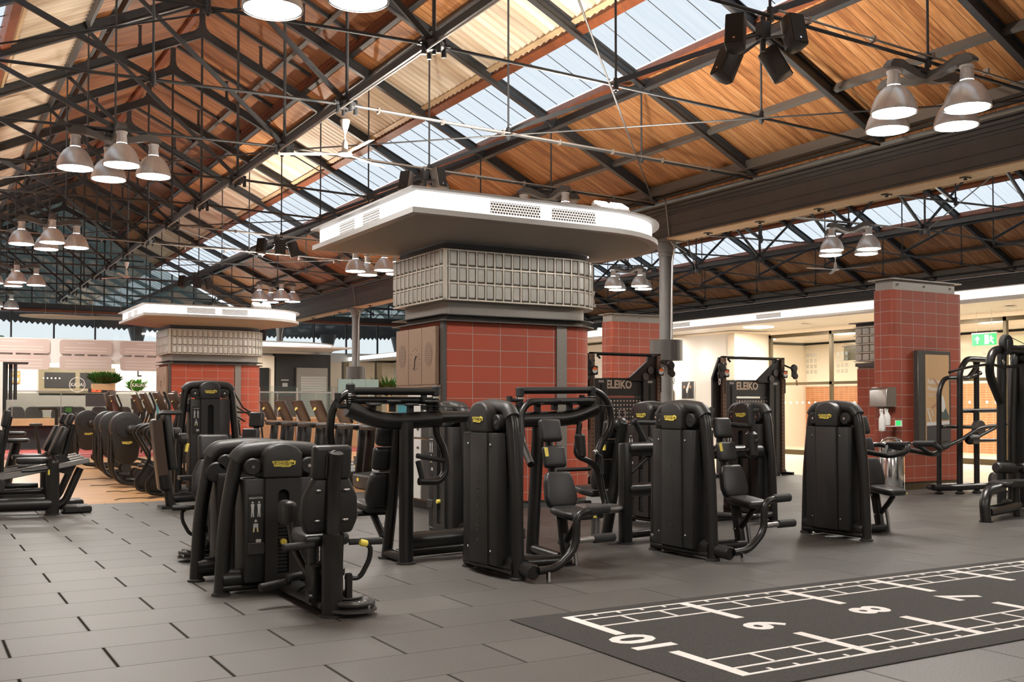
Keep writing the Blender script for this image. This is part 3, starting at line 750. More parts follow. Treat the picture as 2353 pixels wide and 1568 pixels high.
def cluster(loc, zoff, label, a0=0):
    t = thing('pendant_lamp_cluster', label, 'lamp', loc, group='four-bell pendant lamp clusters')
    R = .6; z = zoff
    b = B()
    for k in range(2):
        a = a0 + k * PI / 2
        poly = [(-R - .12, 0), (-R - .05, .07), (-R + .1, .085), (-.22, .0), (.22, .0), (R - .1, .085), (R + .05, .07), (R + .12, 0), (R + .12, -.035), (R - .1, -.03), (.2, -.10), (-.2, -.10), (-R + .1, -.03), (-R - .12, -.035)]
        b.prism(poly, .12, T(0, 0, z + .60) @ Matrix.Rotation(a, 4, 'Z') @ T(0, .06, 0) @ Matrix.Rotation(PI / 2, 4, 'X'))
    b.obj('cross_arm', 'iron_grey', t, sharp=12)
    b = B(); b.box((0, 0, z + .60), (.34, .16, .05)); b.cyl((0, 0, z + .55), (0, 0, -.02), .02, seg=8); b.box((-.1, .08, z + .68), (.5, .05, .04)); b.obj('mount', 'iron', t)
    for k in range(4):
        a = a0 + k * PI / 2; bell(t, R * math.cos(a), R * math.sin(a), z)
    return t
ZL = -.70
c0 = cluster((2.87, 17.7, 5.93), ZL, 'cluster of four aluminium bells at upper left, largest one fully in view there')
def cdup(x, y, z, lab): return dup(c0, (x, y, z), 0, lab)
cdup(2.87, 8.7, 5.80, 'nearest lamp cluster, only its glowing rims showing at the top edge')
cdup(2.87, 26.7, 5.93, 'lamp cluster second down the left line of lamps, bells over the far kiosk side')
cdup(2.87, 35.7, 5.93, 'small distant lamp cluster third down the left line of lamps')
cdup(2.87, 44.7, 5.93, 'farthest lamp cluster on the left line, near the glazed end wall')
cdup(11.2, 8.7, 5.80, 'large lamp cluster at upper right in front of the boarded roof and girder')
cdup(11.2, 17.7, 5.83, 'lamp cluster peeping over the top of the big kiosk canopy')
cdup(11.2, 26.7, 5.83, 'lamp cluster seen just under the left overhang of the big kiosk canopy')
cdup(11.2, 35.7, 5.83, 'lamp cluster above the right end of the far kiosk canopy')
cdup(11.2, 44.7, 5.83, 'farthest lamp cluster on the line beside the girder')
cdup(19.9, 17.7, 5.90, 'lamp cluster in the side nave under the girder, above the lit shop canopy')
cdup(19.9, 26.7, 5.90, 'lamp cluster in the side nave just left of the iron column')
cdup(19.9, 8.7, 5.90, 'lamp cluster in the side nave off to the right')
cdup(19.9, 35.7, 5.90, 'distant lamp cluster in the side nave')
# unseen rows nearer than the camera light the floor as the row in view does
cdup(2.87, -.3, 5.93, 'lamp cluster behind the camera at the left')
cdup(11.2, -.3, 5.83, 'lamp cluster behind the camera at the right')

def fan(loc, drop, label, a0=.3):
    t = thing('ceiling_fan', label, 'fan', loc, group='white ceiling fans')
    b = B(); b.lathe([(.02, -.30), (.05, -.22), (.075, -.12), (.075, -.1)], seg=16); b.cyl((0, 0, -drop + .1), (0, 0, -.1), .014, seg=8); b.obj('down_rod', 'white_metal', t)
    b = B(); b.lathe([(.02, -drop + .22), (.04, -drop + .17), (.05, -drop + .05), (.10, -drop + .03), (.115, -drop), (.09, -drop - .02), (.02, -drop - .035)], seg=24); b.obj('motor_housing', 'white_metal', t)
    for k in range(3):
        a = a0 + k * 2 * PI / 3
        b = B(); b.prism([(.08, -.015), (.3, -.02), (.4, -.05), (.98, -.045), (1.0, .035), (.4, .045), (.3, .02), (.08, .015)], .008, T(0, 0, -drop + .0) @ Matrix.Rotation(a, 4, 'Z') @ Matrix.Rotation(.15, 4, 'X')); b.obj('blade', 'white_metal', t)
    return t
fan((AX - .03, 14.7, 5.86), .62, 'white ceiling fan hanging from the roof node left of the skylight', .55)
fan((AX - .03, 32.7, 5.86), .55, 'small distant ceiling fan hanging from the centre node above the far kiosk', 0.1)
fan((AX2, 20.7, 5.92), .62, 'white ceiling fan in the side nave under the girder lamp cluster', .9)
fan((AX2, 32.7, 5.92), .62, 'white ceiling fan in the side nave between the big kiosk and the iron column', .9)

def speaker_set(loc, label, specs, mat='grey_plastic', k=.8):
    t = thing('loudspeaker_cluster', label, 'loudspeakers', loc, group='loudspeaker clusters hung from the roof')
    b = B(); b.cyl((0, 0, -.35), (0, 0, .05), .03, seg=8); b.box((0, 0, -.12), (.12, .12, .2)); b.tube([(-.42, 0, -.3), (-.1, 0, -.18), (.1, 0, -.18), (.42, 0, -.3)], .018, fil=.1, seg=6)
    b.tube([(0, -.35, -.28), (0, 0, -.2), (0, .35, -.28)], .018, seg=6); b.obj('hanging_bracket', 'iron', t)
    for (x, y, z, rz, tilt) in specs:
        mt = T(x, y, z) @ Matrix.Rotation(rz, 4, 'Z') @ Matrix.Rotation(tilt, 4, 'X') @ Matrix.Diagonal((k, k, k, 1))
        b = B(); b.prism([(-.14, -.15), (.14, -.15), (.14, .05), (.07, .15), (-.07, .15), (-.14, .05)], .5, mt @ T(0, 0, -.25), bev=.02); s_ = b.obj('speaker_box', mat, t)
        b = B(); b.box((0, -.155, 0), (.24, .012, .46), mtx=mt); b.obj('speaker_front', 'rubber', s_)
        b = B(); b.box((.0, -.163, -.16), (.03, .004, .03), mtx=mt); b.obj('badge', 'chrome', s_)
speaker_set((8.40, 8.7, 5.85), 'dark loudspeaker cluster hung at the upper right under the boarded roof', [(-.52, -.12, -.28, -.9, -.25), (.26, -.2, -.16, -.15, -.25), (.30, .12, -.42, .6, -.5), (-.38, .16, -.52, -1.6, -.45)], 'dark_steel', .78)
speaker_set((8.42, 17.7, 5.92), 'grey loudspeaker cluster just above the near edge of the big kiosk canopy', [(-.42, -.1, -.32, -.9, -.3), (.15, -.25, -.22, .25, -.25), (.48, .2, -.36, 1.4, -.35)], 'alu_dark')
speaker_set((8.38, 26.7, 5.92), 'small black loudspeaker cluster below the skylight, left of the big canopy', [(-.42, -.1, -.32, -.7, -.3), (.0, -.25, -.32, .45, 0), (.45, .0, -.32, 1.5, -.3)], 'iron')
speaker_set((8.38, 35.7, 5.92), 'distant loudspeaker cluster above the far kiosk', [(-.42, -.1, -.32, -.7, -.3), (.0, -.25, -.32, .45, 0), (.45, .0, -.32, 1.5, -.3)], 'iron')

# floodlights lying on the canopies, aimed at the roof
def flood(loc, label, power, rz=0):
    t = thing('floodlight', label, 'floodlight', loc, rz, group='floodlights on the canopies')
    for s in (-.14, .14):
        b = B(); b.box((s, 0, .09), (.24, .26, .10), rx=.5, bev=.015, seg=1); b.tube([(s - .13, .05, .0), (s - .13, .02, .16), (s + .13, .02, .16), (s + .13, .05, .0)], .012, fil=.03, seg=6); o = b.obj('flood_housing', 'white_metal', t)
        b = B(); b.box((s, -.03, .145), (.20, .20, .012), rx=.5); b.obj('flood_lens', 'flood_lens', o)
    d = bpy.data.lights.new('flood_beam', 'SPOT'); d.energy = power; d.color = (1, .88, .74); d.spot_size = math.radians(165); d.spot_blend = .4; d.shadow_soft_size = .12
    l = bpy.data.objects.new('flood_beam', d); C.objects.link(l); l.location = (loc[0], loc[1], loc[2] + .35); l.rotation_euler = (PI, 0, 0)
flood((8.7, 12.1, 4.19), 'white twin floodlight on the right end of the big kiosk canopy', 900)
flood((8.7, 29.1, 4.19), 'white twin floodlight on the far kiosk canopy', 900)
flood((6.2, 14.0, 4.19), 'twin floodlight lying at the back of the big kiosk canopy', 700)
flood((20.6, 16.7, 3.9), 'white twin floodlight on the lit shop canopy at the right', 40)
flood((20.6, 29, 3.9), 'white twin floodlight on the far part of the shop canopy', 40)
for xx, yy in ((1.5, 5.5), (8.5, 3.5), (-.5, 22), (-.5, 36)):   # bare upward spots out of view
    d = bpy.data.lights.new('roof_flood', 'SPOT'); d.energy = 700; d.color = (1, .88, .74); d.spot_size = math.radians(150); d.spot_blend = .5; d.shadow_soft_size = .15
    l = bpy.data.objects.new('roof_flood', d); C.objects.link(l); l.location = (xx, yy, 4.6); l.rotation_euler = (PI, 0, 0)

# ================================================================ SHOP FRONT AT THE RIGHT
b = B(); b.box((26.3, 29.5, 3.75), (13.5, 49, .10)); st = b.obj('shop_ceiling', 'white_paint'); struct(st)
b = B(); b.box((19.52, 29.5, 3.685), (.10, 49, .05)); b.box((19.6, 29.5, 3.64), (.24, 49, .04)); b.obj('canopy_lip', 'white_metal', st)
b = B(); b.wall([(19.5, 54), (19.5, 5)], 3.71, 3.90); b.obj('lit_fascia', 'glow', st, weld=False)
b = B(); b.box((19.6, 29.5, 3.905), (.3, 49, .02)); b.obj('canopy_top', 'white_metal', st)
for y in (11, 19.6, 23.2, 32): b = B(); b.wall([(19.49, y + .9), (19.49, y)], 3.74, 3.87); b.obj('vent', 'vent', st, weld=False)
for x, y in ((21.3, 20.5), (21.5, 14.5), (21.6, 27)): b = B(); b.lathe([(.14, 3.66), (.11, 3.64), (.05, 3.62)], c=(x, y, 0), seg=16); o = b.obj('smoke_detector', 'white_metal'); tag(o, 'round white detector on the shop soffit, %s' % ('over the glazed front' if y == 20.5 else 'right of the tiled pillar' if y < 20 else 'towards the far end'), 'smoke detector')
def litpanel(x, y, z, label, power=60, sx=.6, sy=.6):
    b = B(); b.box((x, y, z), (sx, sy, .03)); o = b.obj('ceiling_light', 'soft_glow'); tag(o, label, 'ceiling light', 'flush lights in the shop soffit')
    d = bpy.data.lights.new('shop_light', 'AREA'); d.energy = power; d.size = .6; d.color = (1, .93, .82)
    l = bpy.data.objects.new('shop_light', d); C.objects.link(l); l.location = (x, y, z - .05)
LO = iter(ORD)
for i, (x, y, p) in enumerate(((25, 12, 330), (25, 16, 330), (25, 20, 330), (25, 26, 200), (21.2, 17, 200), (21.0, 22, 200), (20.6, 27, 160), (21.2, 12, 160), (21, 34, 150), (21, 42, 150))):
    litpanel(x, y, 3.68, ('%s flush square light inside the glazed studio' if x > 23 else '%s flush square light in the soffit over the shop walkway') % next(LO), p)
# white walls
wallbox('return_wall', (22.0, 23.45, 1.8), (1.45, .3, 3.64), 'cream_paint')
wallbox('shop_wall', (21.42, 38.4, 1.8), (.24, 30, 3.64), 'white_paint')
wallbox('studio_wall', (28.2, 16, 1.8), (.2, 22, 3.64), 'cream_paint')
b = B(); b.wall([(28.05, 27), (28.05, 5)], 0, 2.12); struct(b.obj('brick_wall', 'red_brick', weld=False))
b = B(); b.wall([(22.8, 27), (28.1, 27)], 0, 3.6); struct(b.obj('studio_end_wall', 'cream_paint', weld=False))
# glazing: bronze frames, panes with dots
def glazing(y0, y1, ys, name):
    WN[0] += 1
    b = B(); b.box((22.7, (y0 + y1) / 2, 1.8), (.012, y1 - y0, 3.5)); g = struct(b.obj('window_%d' % WN[0], 'glass'))
    b = B()
    for z, h_ in ((3.53, .10), (2.09, .08), (.07, .14)): b.box((22.7, (y0 + y1) / 2, z), (.09, y1 - y0, h_))
    for y in ys: b.box((22.7, y, 1.8), (.09, .09, 3.55))
    b.obj('window_frame', 'bronze', g)
    b = B(); y = y0 + .15
    while y < y1:
        c_ = Vector((22.69, y, 1.53)); b.cyl(c_, c_ + Vector((-.004, 0, 0)), .035, seg=10); y += .24
    b.obj('manifestation_dots', 'sign_plain', g)
    b = B()
    for k in range(int((y1 - y0) / 1.2)):
        yy = y0 + .35 + k * 1.15
        for i in range(3):
            for j in range(4 if True else 3): b.box((22.68, yy + i * .15, 2.42 + j * .16), (.003, .10, .11))
    b.obj('etched_squares', 'etched', g)
glazing(5.0, 23.3, (23.25, 20.86, 18.3, 15.44, 13.0, 10.4, 7.8), 'a')
b = B(); b.box((22.75, 20.1, 2.92), (.05, .65, .42)); b.box((22.72, 20.1, 3.12), (.06, .75, .05)); tag(b.obj('air_vent_box', 'bronze'), 'dark rectangular vent hanging inside the studio glazing beside the glass blocks', 'vent')
# exit sign
t = thing('exit_sign', 'hanging green emergency exit sign with white arrow and running figure', 'sign', (21.9, 15.45, 3.0))
b = B(); b.box((0, 0, 0), (.05, .62, .27), bev=.006, seg=1); b.obj('sign_board', 'green', t)
b = B(); b.box((0, 0, .15), (.06, .64, .03)); b.cyl((0, -.2, .16), (0, -.2, .71), .004, seg=5); b.cyl((0, .2, .16), (0, .2, .71), .004, seg=5); b.obj('hanger', 'white_metal', t)
b = B(); ex = fr((-.028, .16, 0), (0, -1, 0)); b.prism([(-.018, -.09), (.018, -.09), (.018, .02), (.05, -.01), (.06, .02), (0, .09), (-.06, .02), (-.05, -.01), (-.018, .02)], .003, ex); b.obj('arrow', 'sign_white', t)
b = B(); ex = fr((-.028, -.16, 0), (0, -1, 0)); b.prism([(-.13, -.11), (-.02, -.11), (-.02, .11), (-.13, .11)], .002, ex); b.cyl(ex @ Vector((.04, .07, 0)), ex @ Vector((.04, .07, .004)), .02, seg=10)
for q in ([(.0, .05), (.05, .05), (.07, -.02), (.02, -.02)], [(.02, -.02), (.07, -.02), (.12, -.1), (.09, -.11), (.04, -.05), (-.01, -.06), (-.01, -.03)], [(.05, .05), (.11, .02), (.10, 0), (.05, .02)]): b.prism(q, .004, ex)
b.obj('running_figure', 'sign_white', t)
# wall lights, doors, posters on the white wall
b = B(); b.box((21.27, 24.62, 2.72), (.06, .36, .13), bev=.01, seg=1); tag(b.obj('wall_light', 'soft_glow'), 'small glowing wall light above the white door behind the cable rigs', 'wall light')
d = bpy.data.lights.new('wall_glow', 'POINT'); d.energy = 4; d.shadow_soft_size = .1; l = bpy.data.objects.new('wall_glow', d); C.objects.link(l); l.location = (21.0, 24.62, 2.85)
b = B(); b.box((21.28, 24.15, 1.1), (.04, 1.3, 2.2)); dd = struct(b.obj('door_1', 'white_metal'))
b = B(); b.cyl((21.25, 24.75, 1.0), (21.2, 24.75, 1.0), .02, seg=8); b.obj('door_handle', 'steel', dd)
t = thing('wall_poster', 'framed personal training poster with two figures and red lettering on the white wall', 'poster', (21.29, 25.45, 0))
b = B(); b.box((0, 0, 1.66), (.02, .62, 1.1)); b.obj('board', 'pic_white', t)
b = B(); b.box((-.012, 0, 1.93), (.004, .58, .54)); b.obj('photo', 'poster_dark', t)
b = B(); b.prism([(.05, .25), (.12, .25), (-.02, -.1), (-.12, -.05)], .003, fr((-.016, 0, 1.93), (0, -1, 0))); b.obj('light_stripe', 'pic_white', t)
for s in (-.13, .16):
    b = B(); b.prism([(-.10, -.24), (.10, -.24), (.09, .0), (.03, .05), (-.03, .05), (-.09, .0)], .003, fr((-.018, s, 1.92), (0, -1, 0))); b.obj('figure', 'black_paint', t)
    b = B(); b.sphere((-.02, s, 2.03), .045, (.2, 1, 1.1), seg=10); b.obj('face', 'skin', t)
b = B(); m_ = fr((-.014, 0, 1.50), (0, -1, 0))
for i, s in enumerate(('FREE', 'PERSONAL', 'TRAINING', 'SESSION')): text(b, s, .105, m_ @ T(0, -i * .095, 0), depth=.001, bold=.003)
b.obj('red_lettering', 'pic_red', t)
wallbox('trim_glass_panel', (21.27, 26.4, 1.3), (.03, .5, 1.3), 'bronze')

# glass block pier with steel face, behind the right pillar
t = thing('glass_block_pier', 'narrow pier of glass blocks over a steel panel, tucked left of the right tiled pillar', 'pier', (17.95, 15.15, 0))
b = B(); b.box((.5, .3, 1.15), (1.0, .6, 2.3)); b.obj('steel_face', 'strip_steel', t)
b = B(); b.wall([(-.02, .6), (-.02, -.02)], .1, 2.25); b.obj('tile_strip', 'terracotta_small', t, weld=False)
b = B(); b.box((.30, -.02, 1.95), (.5, .02, .6), bev=.004, seg=1); b.obj('speaker_panel', 'strip_steel', t)
b = B(); b.box((.28, -.03, 1.40), (.46, .03, .42), bev=.01, seg=1); b.obj('screen', 'steel', t)
b = B()
for k in range(9): b.box((.3, -.02, .55 + k * .05), (.5, .02, .03))
b.obj('louvres', 'alu_dark', t)
b = B()
for k in range(4):
    for i in range(5): b.box((.02 + i * .2, -.02, 2.5 + k * .185), (.17, .04, .155), bev=.012, seg=1)
    for i in range(3): b.box((-.05, .12 + i * .2, 2.5 + k * .185), (.04, .17, .155), bev=.012, seg=1)
b.obj('glass_blocks', 'block', t)
b = B(); b.box((.45, .28, 2.78), (.98, .54, .76)); 
for k in range(5): b.box((.45, .28, 2.405 + k * .185), (1.12, .68, .018))
b.obj('block_frame', 'cream_grey', t)
b = B(); b.box((.45, .28, 3.19), (1.05, .6, .06)); b.box((.4, .25, 3.23), (1.25, .8, .02)); b.box((.45, .28, 2.33), (1.08, .62, .08)); b.obj('flange', 'dark_steel', t)

# poster box on the right pillar
t = thing('lightbox_poster', 'tall framed Reformer Pilates poster mounted on the right tiled pillar', 'poster', (15.375, 11.90, 0))
b = B(); b.box((0, -.04, 1.57), (.86, .10, 1.66), bev=.01, seg=1); b.obj('frame', 'dark_steel', t)
b = B(); b.box((.06, -.094, 1.58), (.62, .006, 1.50)); b.obj('print', 'tan', t)
m_ = fr((-.20, -.0985, 1.86), (1, 0, 0))
b = B(); text(b, 'Reformer', .105, m_, depth=.0005, bold=.002, align='LEFT'); text(b, 'Pilates', .105, m_ @ T(0, -.12, 0), depth=.0005, bold=.002, align='LEFT')
text(b, 'Small group sessions on', .032, m_ @ T(0, -.21, 0), depth=.0005, align='LEFT'); text(b, 'the reformer machine', .032, m_ @ T(0, -.245, 0), depth=.0005, align='LEFT'); b.obj('headline', 'pic_white', t)
m_ = fr((0, -.099, 0), (1, 0, 0))
b = B(); b.prism([(-.23, .83), (.37, .83), (.37, 1.12), (-.23, 1.12)], .001, m_); b.obj('reformer_bed', 'poster_dark', t)
b = B(); b.prism([(-.23, 1.10), (.37, 1.12), (.37, 1.18), (-.23, 1.16)], .002, m_)
for q in ([(-.22, 1.38), (-.19, 1.38), (-.10, 1.16), (-.13, 1.16)], [(-.12, 1.38), (-.10, 1.38), (-.05, 1.27), (-.07, 1.27)], [(-.23, 1.38), (-.08, 1.40), (-.08, 1.41), (-.23, 1.39)]): b.prism(q, .002, m_)
b.obj('frame_bars', 'pic_white', t)
b = B(); b.prism([(.12, 1.37), (.10, 1.50), (.14, 1.60), (.20, 1.62), (.25, 1.50), (.26, 1.40), (.2, 1.33)], .003, m_); b.obj('white_top', 'pic_white', t)
b = B(); b.prism([(.11, 1.36), (.26, 1.42), (.36, 1.26), (.34, 1.2), (.08, 1.2)], .0025, m_); b.obj('leggings', 'leggings_p', t)
b = B(); b.cyl(m_ @ Vector((.06, 1.63, 0)), m_ @ Vector((.06, 1.63, .003)), .045, seg=14); b.prism([(.13, 1.60), (.16, 1.63), (.12, 1.78), (.0, 1.90), (-.08, 1.93), (-.02, 1.87), (.09, 1.76)], .003, m_)
b.prism([(.11, 1.53), (.12, 1.57), (-.02, 1.47), (-.12, 1.42), (-.11, 1.39), (0, 1.43)], .003, m_); b.obj('figure_skin', 'skin', t)


# dispenser, bottles, bracket on the pillar
t = thing('paper_dispenser', 'brushed steel paper towel dispenser on the left corner of the right tiled pillar', 'dispenser', (14.30, 12.02, 0))
b = B(); b.prism([(-.12, -.17), (.13, -.17), (.13, .16), (-.06, .16), (-.12, .11)], .36, fr((0, .18, 1.60), (1, 0, 0)), bev=.008, seg=1); b.obj('case', 'steel', t)
b = B(); b.box((.02, .0, 1.41), (.16, .14, .02)); b.obj('outlet', 'dark_steel', t)
for i, (dx, zb, hh, lab) in enumerate(((-.10, 1.02, .40, 'long white paper towel strip and bottle hanging below the steel dispenser'), (.02, 1.12, .30, 'white spray bottle on the small bracket beside the dispenser'))):
    t = thing('spray_bottle', lab, 'spray bottle', (14.24 + dx, 11.90, zb), group='white bottles under the dispenser')
    b = B(); b.lathe([(.045, 0), (.055, .02), (.055, hh * .5), (.03, hh * .68), (.018, hh * .75), (.018, hh * .82)], seg=14); b.obj('bottle', 'white_metal', t)
    b = B(); b.box((-.015, 0, hh * .88), (.075, .03, .04), bev=.006, seg=1); b.box((-.045, 0, hh * .78), (.012, .015, .06)); b.obj('trigger_head', 'white_metal', t)
t = thing('bottle_bracket', 'small wall bracket with a green sticker holding the spray bottle', 'bracket', (14.34, 11.86, 1.10))
b = B(); b.box((0, 0, 0), (.34, .14, .012)); b.box((.16, 0, .05), (.012, .14, .1)); b.obj('shelf', 'white_metal', t)
b = B(); b.box((.08, -.06, .055), (.1, .01, .08)); b.obj('sticker', 'green', t)
# chrome bin
t = thing('litter_bin', 'polished chrome litter bin with a domed lid standing left of the right tiled pillar', 'bin', (13.95, 11.55, 0))
b = B(); b.lathe([(.19, 0), (.20, .03), (.20, .62), (.19, .64)], seg=28); b.obj('body', 'chrome', t)
b = B(); b.lathe([(.205, .62), (.21, .66), (.205, .69)], seg=28); b.obj('liner_rim', 'rubber', t)
b = B(); b.lathe([(.20, .69), (.205, .74), (.19, .82), (.15, .89), (.08, .93), (.01, .94)], seg=28); b.obj('domed_lid', 'chrome', t)

# ================================================================ STRENGTH MACHINES
class W(B):
    """builder in hall coordinates; part() stores the mesh under its machine"""
    def part(s, t, name, mat, label=None, **kw):
        bpy_m = Matrix.LocRotScale(t_root(t).location, t_root(t).rotation_euler, None) if t_root(t) else Matrix.Identity(4)
        s.bm.transform(bpy_m.inverted()); o = s.obj(name, mat, t, **kw)
        if label: o['label'] = label
        return o
def t_root(t):
    while t.parent: t = t.parent
    return t
def plate(t, m_, s=1.0):
    """the yellow maker's plate with stepped outline; m_: centre frame"""
    b = B(); k = .00122 * s
    p = [(-75, 16), (38, 16), (42, 21), (60, 21), (64, 15), (78, 15), (76, -4), (70, -11), (50, -11), (46, -19), (38, -23), (-14, -23), (-18, -19), (-62, -19), (-66, -11), (-66, 2), (-75, 5)]
    b.prism([(x * k, y * k) for x, y in p], .004, m_); o = b.obj('maker_plate', 'yellow', t)
    b = B(); f = m_ @ T(0, 0, .0045)
    text(b, 'T', .040 * s, f @ T(-58 * k, -1 * k, 0), depth=.0006, bold=.0002 * s)
    text(b, 'ECHNO', .030 * s, f @ T(-18 * k, -2 * k, 0), depth=.0006, bold=.0001 * s)
    text(b, 'G', .038 * s, f @ T(24 * k, -2 * k, 0), depth=.0006, bold=.0001 * s)
    text(b, 'YM', .030 * s, f @ T(50 * k, -1 * k, 0), depth=.0006, bold=.0001 * s)
    b.box((-20 * k, 10.5 * k, 0), (92 * k, 2 * k, .001), mtx=f); b.box((5 * k, -15 * k, 0), (50 * k, 2 * k, .001), mtx=f)
    b.obj('lettering', 'black_paint', o); return o

def tower(t, mt, H=1.49, face='back', back_face=None, half=.42, word='ADDUCTOR', rounded=.2):
    """weight stack tower. local x = width, local -y = the seen face. parts go under t (already placed), mt is local to t"""
    def P(b, name, mat, par=t, **kw): b.bm.transform(mt); return b.obj(name, mat, par, **kw)
    sh = H - .14; top = H - .07; hs = half - .10
    b = B(); b.tube([(-half, 0, .02), (-half + .03, 0, H * .5), (-hs - .0, 0, sh - .05), (-hs + .05, 0, top), (0, 0, top + .03), (hs - .05, 0, top), (hs, 0, sh - .05), (half - .03, 0, H * .5), (half, 0, .02)], .056, fil=.16, seg=16, flat=1.0); P(b, 'frame_tube', 'black_metal')
    for s in (-1, 1):
        b = B(); b.lathe([(.07, 0), (.07, .018), (.058, .024)], c=(s * half, 0, 0), seg=20); P(b, 'foot', 'grey_plastic')
    b = B(); b.cyl((-half, 0, .12), (half, 0, .12), .075, seg=16); b.cyl((-half, -.04, .06), (half, -.04, .06), .03, seg=10); P(b, 'base_bar', 'black_metal')
    ct = H - .27; cb = .10
    b = B(); b.box((-.215, 0, (ct - .0 + cb) / 2), (.17, .27, ct - cb), bev=.012, seg=2); b.box((.215, 0, (ct + cb) / 2), (.17, .27, ct - cb), bev=.012, seg=2); b.box((0, .04, (ct + cb) / 2), (.30, .2, ct - cb - .02)); P(b, 'cabinet', 'black_plastic')
    # cap with domed top over the tube
    poly = [(-.155, ct - .0), (.155, ct), (.155, H - .08), (.12, H - .035), (.06, H - .008), (0, H), (-.06, H - .008), (-.12, H - .035), (-.155, H - .08)]
    b = B(); b.prism(poly, .30, T(0, .15, 0) @ Matrix.Rotation(PI / 2, 4, 'X'), bev=.022, seg=3); 
    b.tube([(-hs - .005, 0, sh - .0), (-hs + .055, 0, top + .005), (0, 0, top + .032), (hs - .055, 0, top + .005), (hs + .005, 0, sh - .0)], .064, fil=.13, seg=16); P(b, 'cap', 'grey_plastic')
    b = B()
    for s in (-1, 1):
        b = B(); b.cyl((s * .225, -.10, ct + .09), (s * .225, .10, ct + .09), .068, seg=22, bev=.01); pd = P(b, 'pulley_cover', 'black_plastic')
        b = B(); b.cyl((s * .225, -.106, ct + .09), (s * .225, -.10, ct + .09), .013, seg=10); P(b, 'pulley_bolt', 'chrome', pd)
    for sy, kind in ((-1, face), (1, back_face)):
        if not kind: continue
        def Q(b, name, mat, par=t):
            if sy > 0: b.bm.transform(Matrix.Rotation(PI, 4, 'Z'))
            b.bm.transform(mt); return b.obj(name, mat, par)
        if kind == 'back':
            b = B(); b.box((0, -.125, (ct + cb) / 2), (.285, .05, ct - cb), bev=.01, seg=2); b.box((-.15, -.14, (ct + cb) / 2), (.012, .012, ct - cb)); b.box((.15, -.14, (ct + cb) / 2), (.012, .012, ct - cb)); cv = Q(b, 'cover_plate', 'grey_cover')
            b = B(); n = 'TECHNOGYM'
            for i, c in enumerate(n): text(b, c, .062, fr((.0, -.152, ct - .35 - i * (ct - .60) / 8.6), (1, 0, 0)), depth=.0012)
            Q(b, 'embossed_lettering', 'emboss', cv)
            for x in (-.20, .20):
                for z in (ct - .10, cb + .12): b = B(); b.sphere((x, -.137, z), .011, seg=8); Q(b, 'cover_bolt', 'chrome', cv)
        else:
            b = B(); sl = [(.045 * math.cos(a), ct - .13 + .045 * math.sin(a)) for a in [PI * i / 10 for i in range(11)]] + [(-.045, .16), (.045, .16)]
            b.prism(sl, .006, T(0, -.100, 0) @ Matrix.Rotation(PI / 2, 4, 'X')); 
            for s in (-1, 1): pass
            Q(b, 'stack_slot', 'hole')
            b = B(); arc = [(.045 * math.cos(a), ct - .13 + .045 * math.sin(a)) for a in [PI - PI * i / 10 for i in range(11)]]
            b.prism([(-.143, .16), (-.045, .16)] + arc + [(.045, .16), (.143, .16), (.143, ct), (-.143, ct)], .06, T(0, -.095, 0) @ Matrix.Rotation(PI / 2, 4, 'X')); b.box((0, -.125, .13), (.286, .06, .06)); Q(b, 'front_cover', 'grey_cover')
            b = B()
            for i in range(int((ct * .42) / .028)): b.box((0, -.122, .18 + i * .028), (.078, .03, .021)); 
            Q(b, 'weight_plates', 'rubber')
            b = B(); b.cyl((0, -.13, .40), (0, -.178, .40), .024, seg=16, bev=.004); Q(b, 'selector_pin', 'yellow')
            b = B(); b.box((-.215, -.139, ct - .32), (.115, .006, .42), bev=.002, seg=1); pl = Q(b, 'instruction_placard', 'black_paint')
            m_ = fr((-.215, -.1425, ct - .32), (1, 0, 0))
            b = B(); text(b, word, .019, m_ @ T(0, .175, 0), depth=.0004, bold=.0004)
            for s in (-.025, .025):
                b.cyl(m_ @ Vector((s, .142, 0)), m_ @ Vector((s, .142, .001)), .008, seg=8); b.prism([(s - .014, .13), (s + .014, .13), (s + .009, .085), (s + .012, .03), (s + .004, .03), (s, .075), (s - .004, .03), (s - .012, .03), (s - .009, .085)], .001, m_)
            b.cyl(m_ @ Vector((0, .0, 0)), m_ @ Vector((0, .0, .001)), .011, seg=8); b.prism([(-.018, -.02), (.018, -.02), (.022, -.085), (.01, -.085), (.006, -.05), (-.006, -.05), (-.01, -.085), (-.022, -.085)], .001, m_)
            b.box((.022, -.155, 0), (.04, .03, .001), mtx=m_)
            Q(b, 'pictograms', 'label_white', pl)
            b = B(); b.box((.015, -.07, .001), (.006, .03, .001), mtx=m_); b.box((-.015, -.07, .001), (.006, .03, .001), mtx=m_); Q(b, 'pictogram_accent', 'yellow', pl)
            b = B(); b.box((-.215, -.15, .36), (.13, .03, .09), bev=.006, seg=1); Q(b, 'phone_tray', 'grey_plastic')
            b = B(); b.box((.09, -.152, .38), (.06, .003, .24)); Q(b, 'warning_label', 'label_grey')
        plm = fr((0, -.152, H - .155), (1, 0, 0))
        if sy > 0: plm = Matrix.Rotation(PI, 4, 'Z') @ plm
        plate(t, mt @ plm)
def pad(b, m_, w_, h_, th, bev=.035): b.box((0, 0, 0), (w_, h_, th), bev=bev, seg=4, mtx=m_); return b
def shaped_pad(b, m_, poly, th, bev=.03): b.prism(poly, th, m_ @ T(0, 0, -th / 2), bev=bev, seg=3); return b
RZm = lambda a: Matrix.Rotation(a, 4, 'Z')

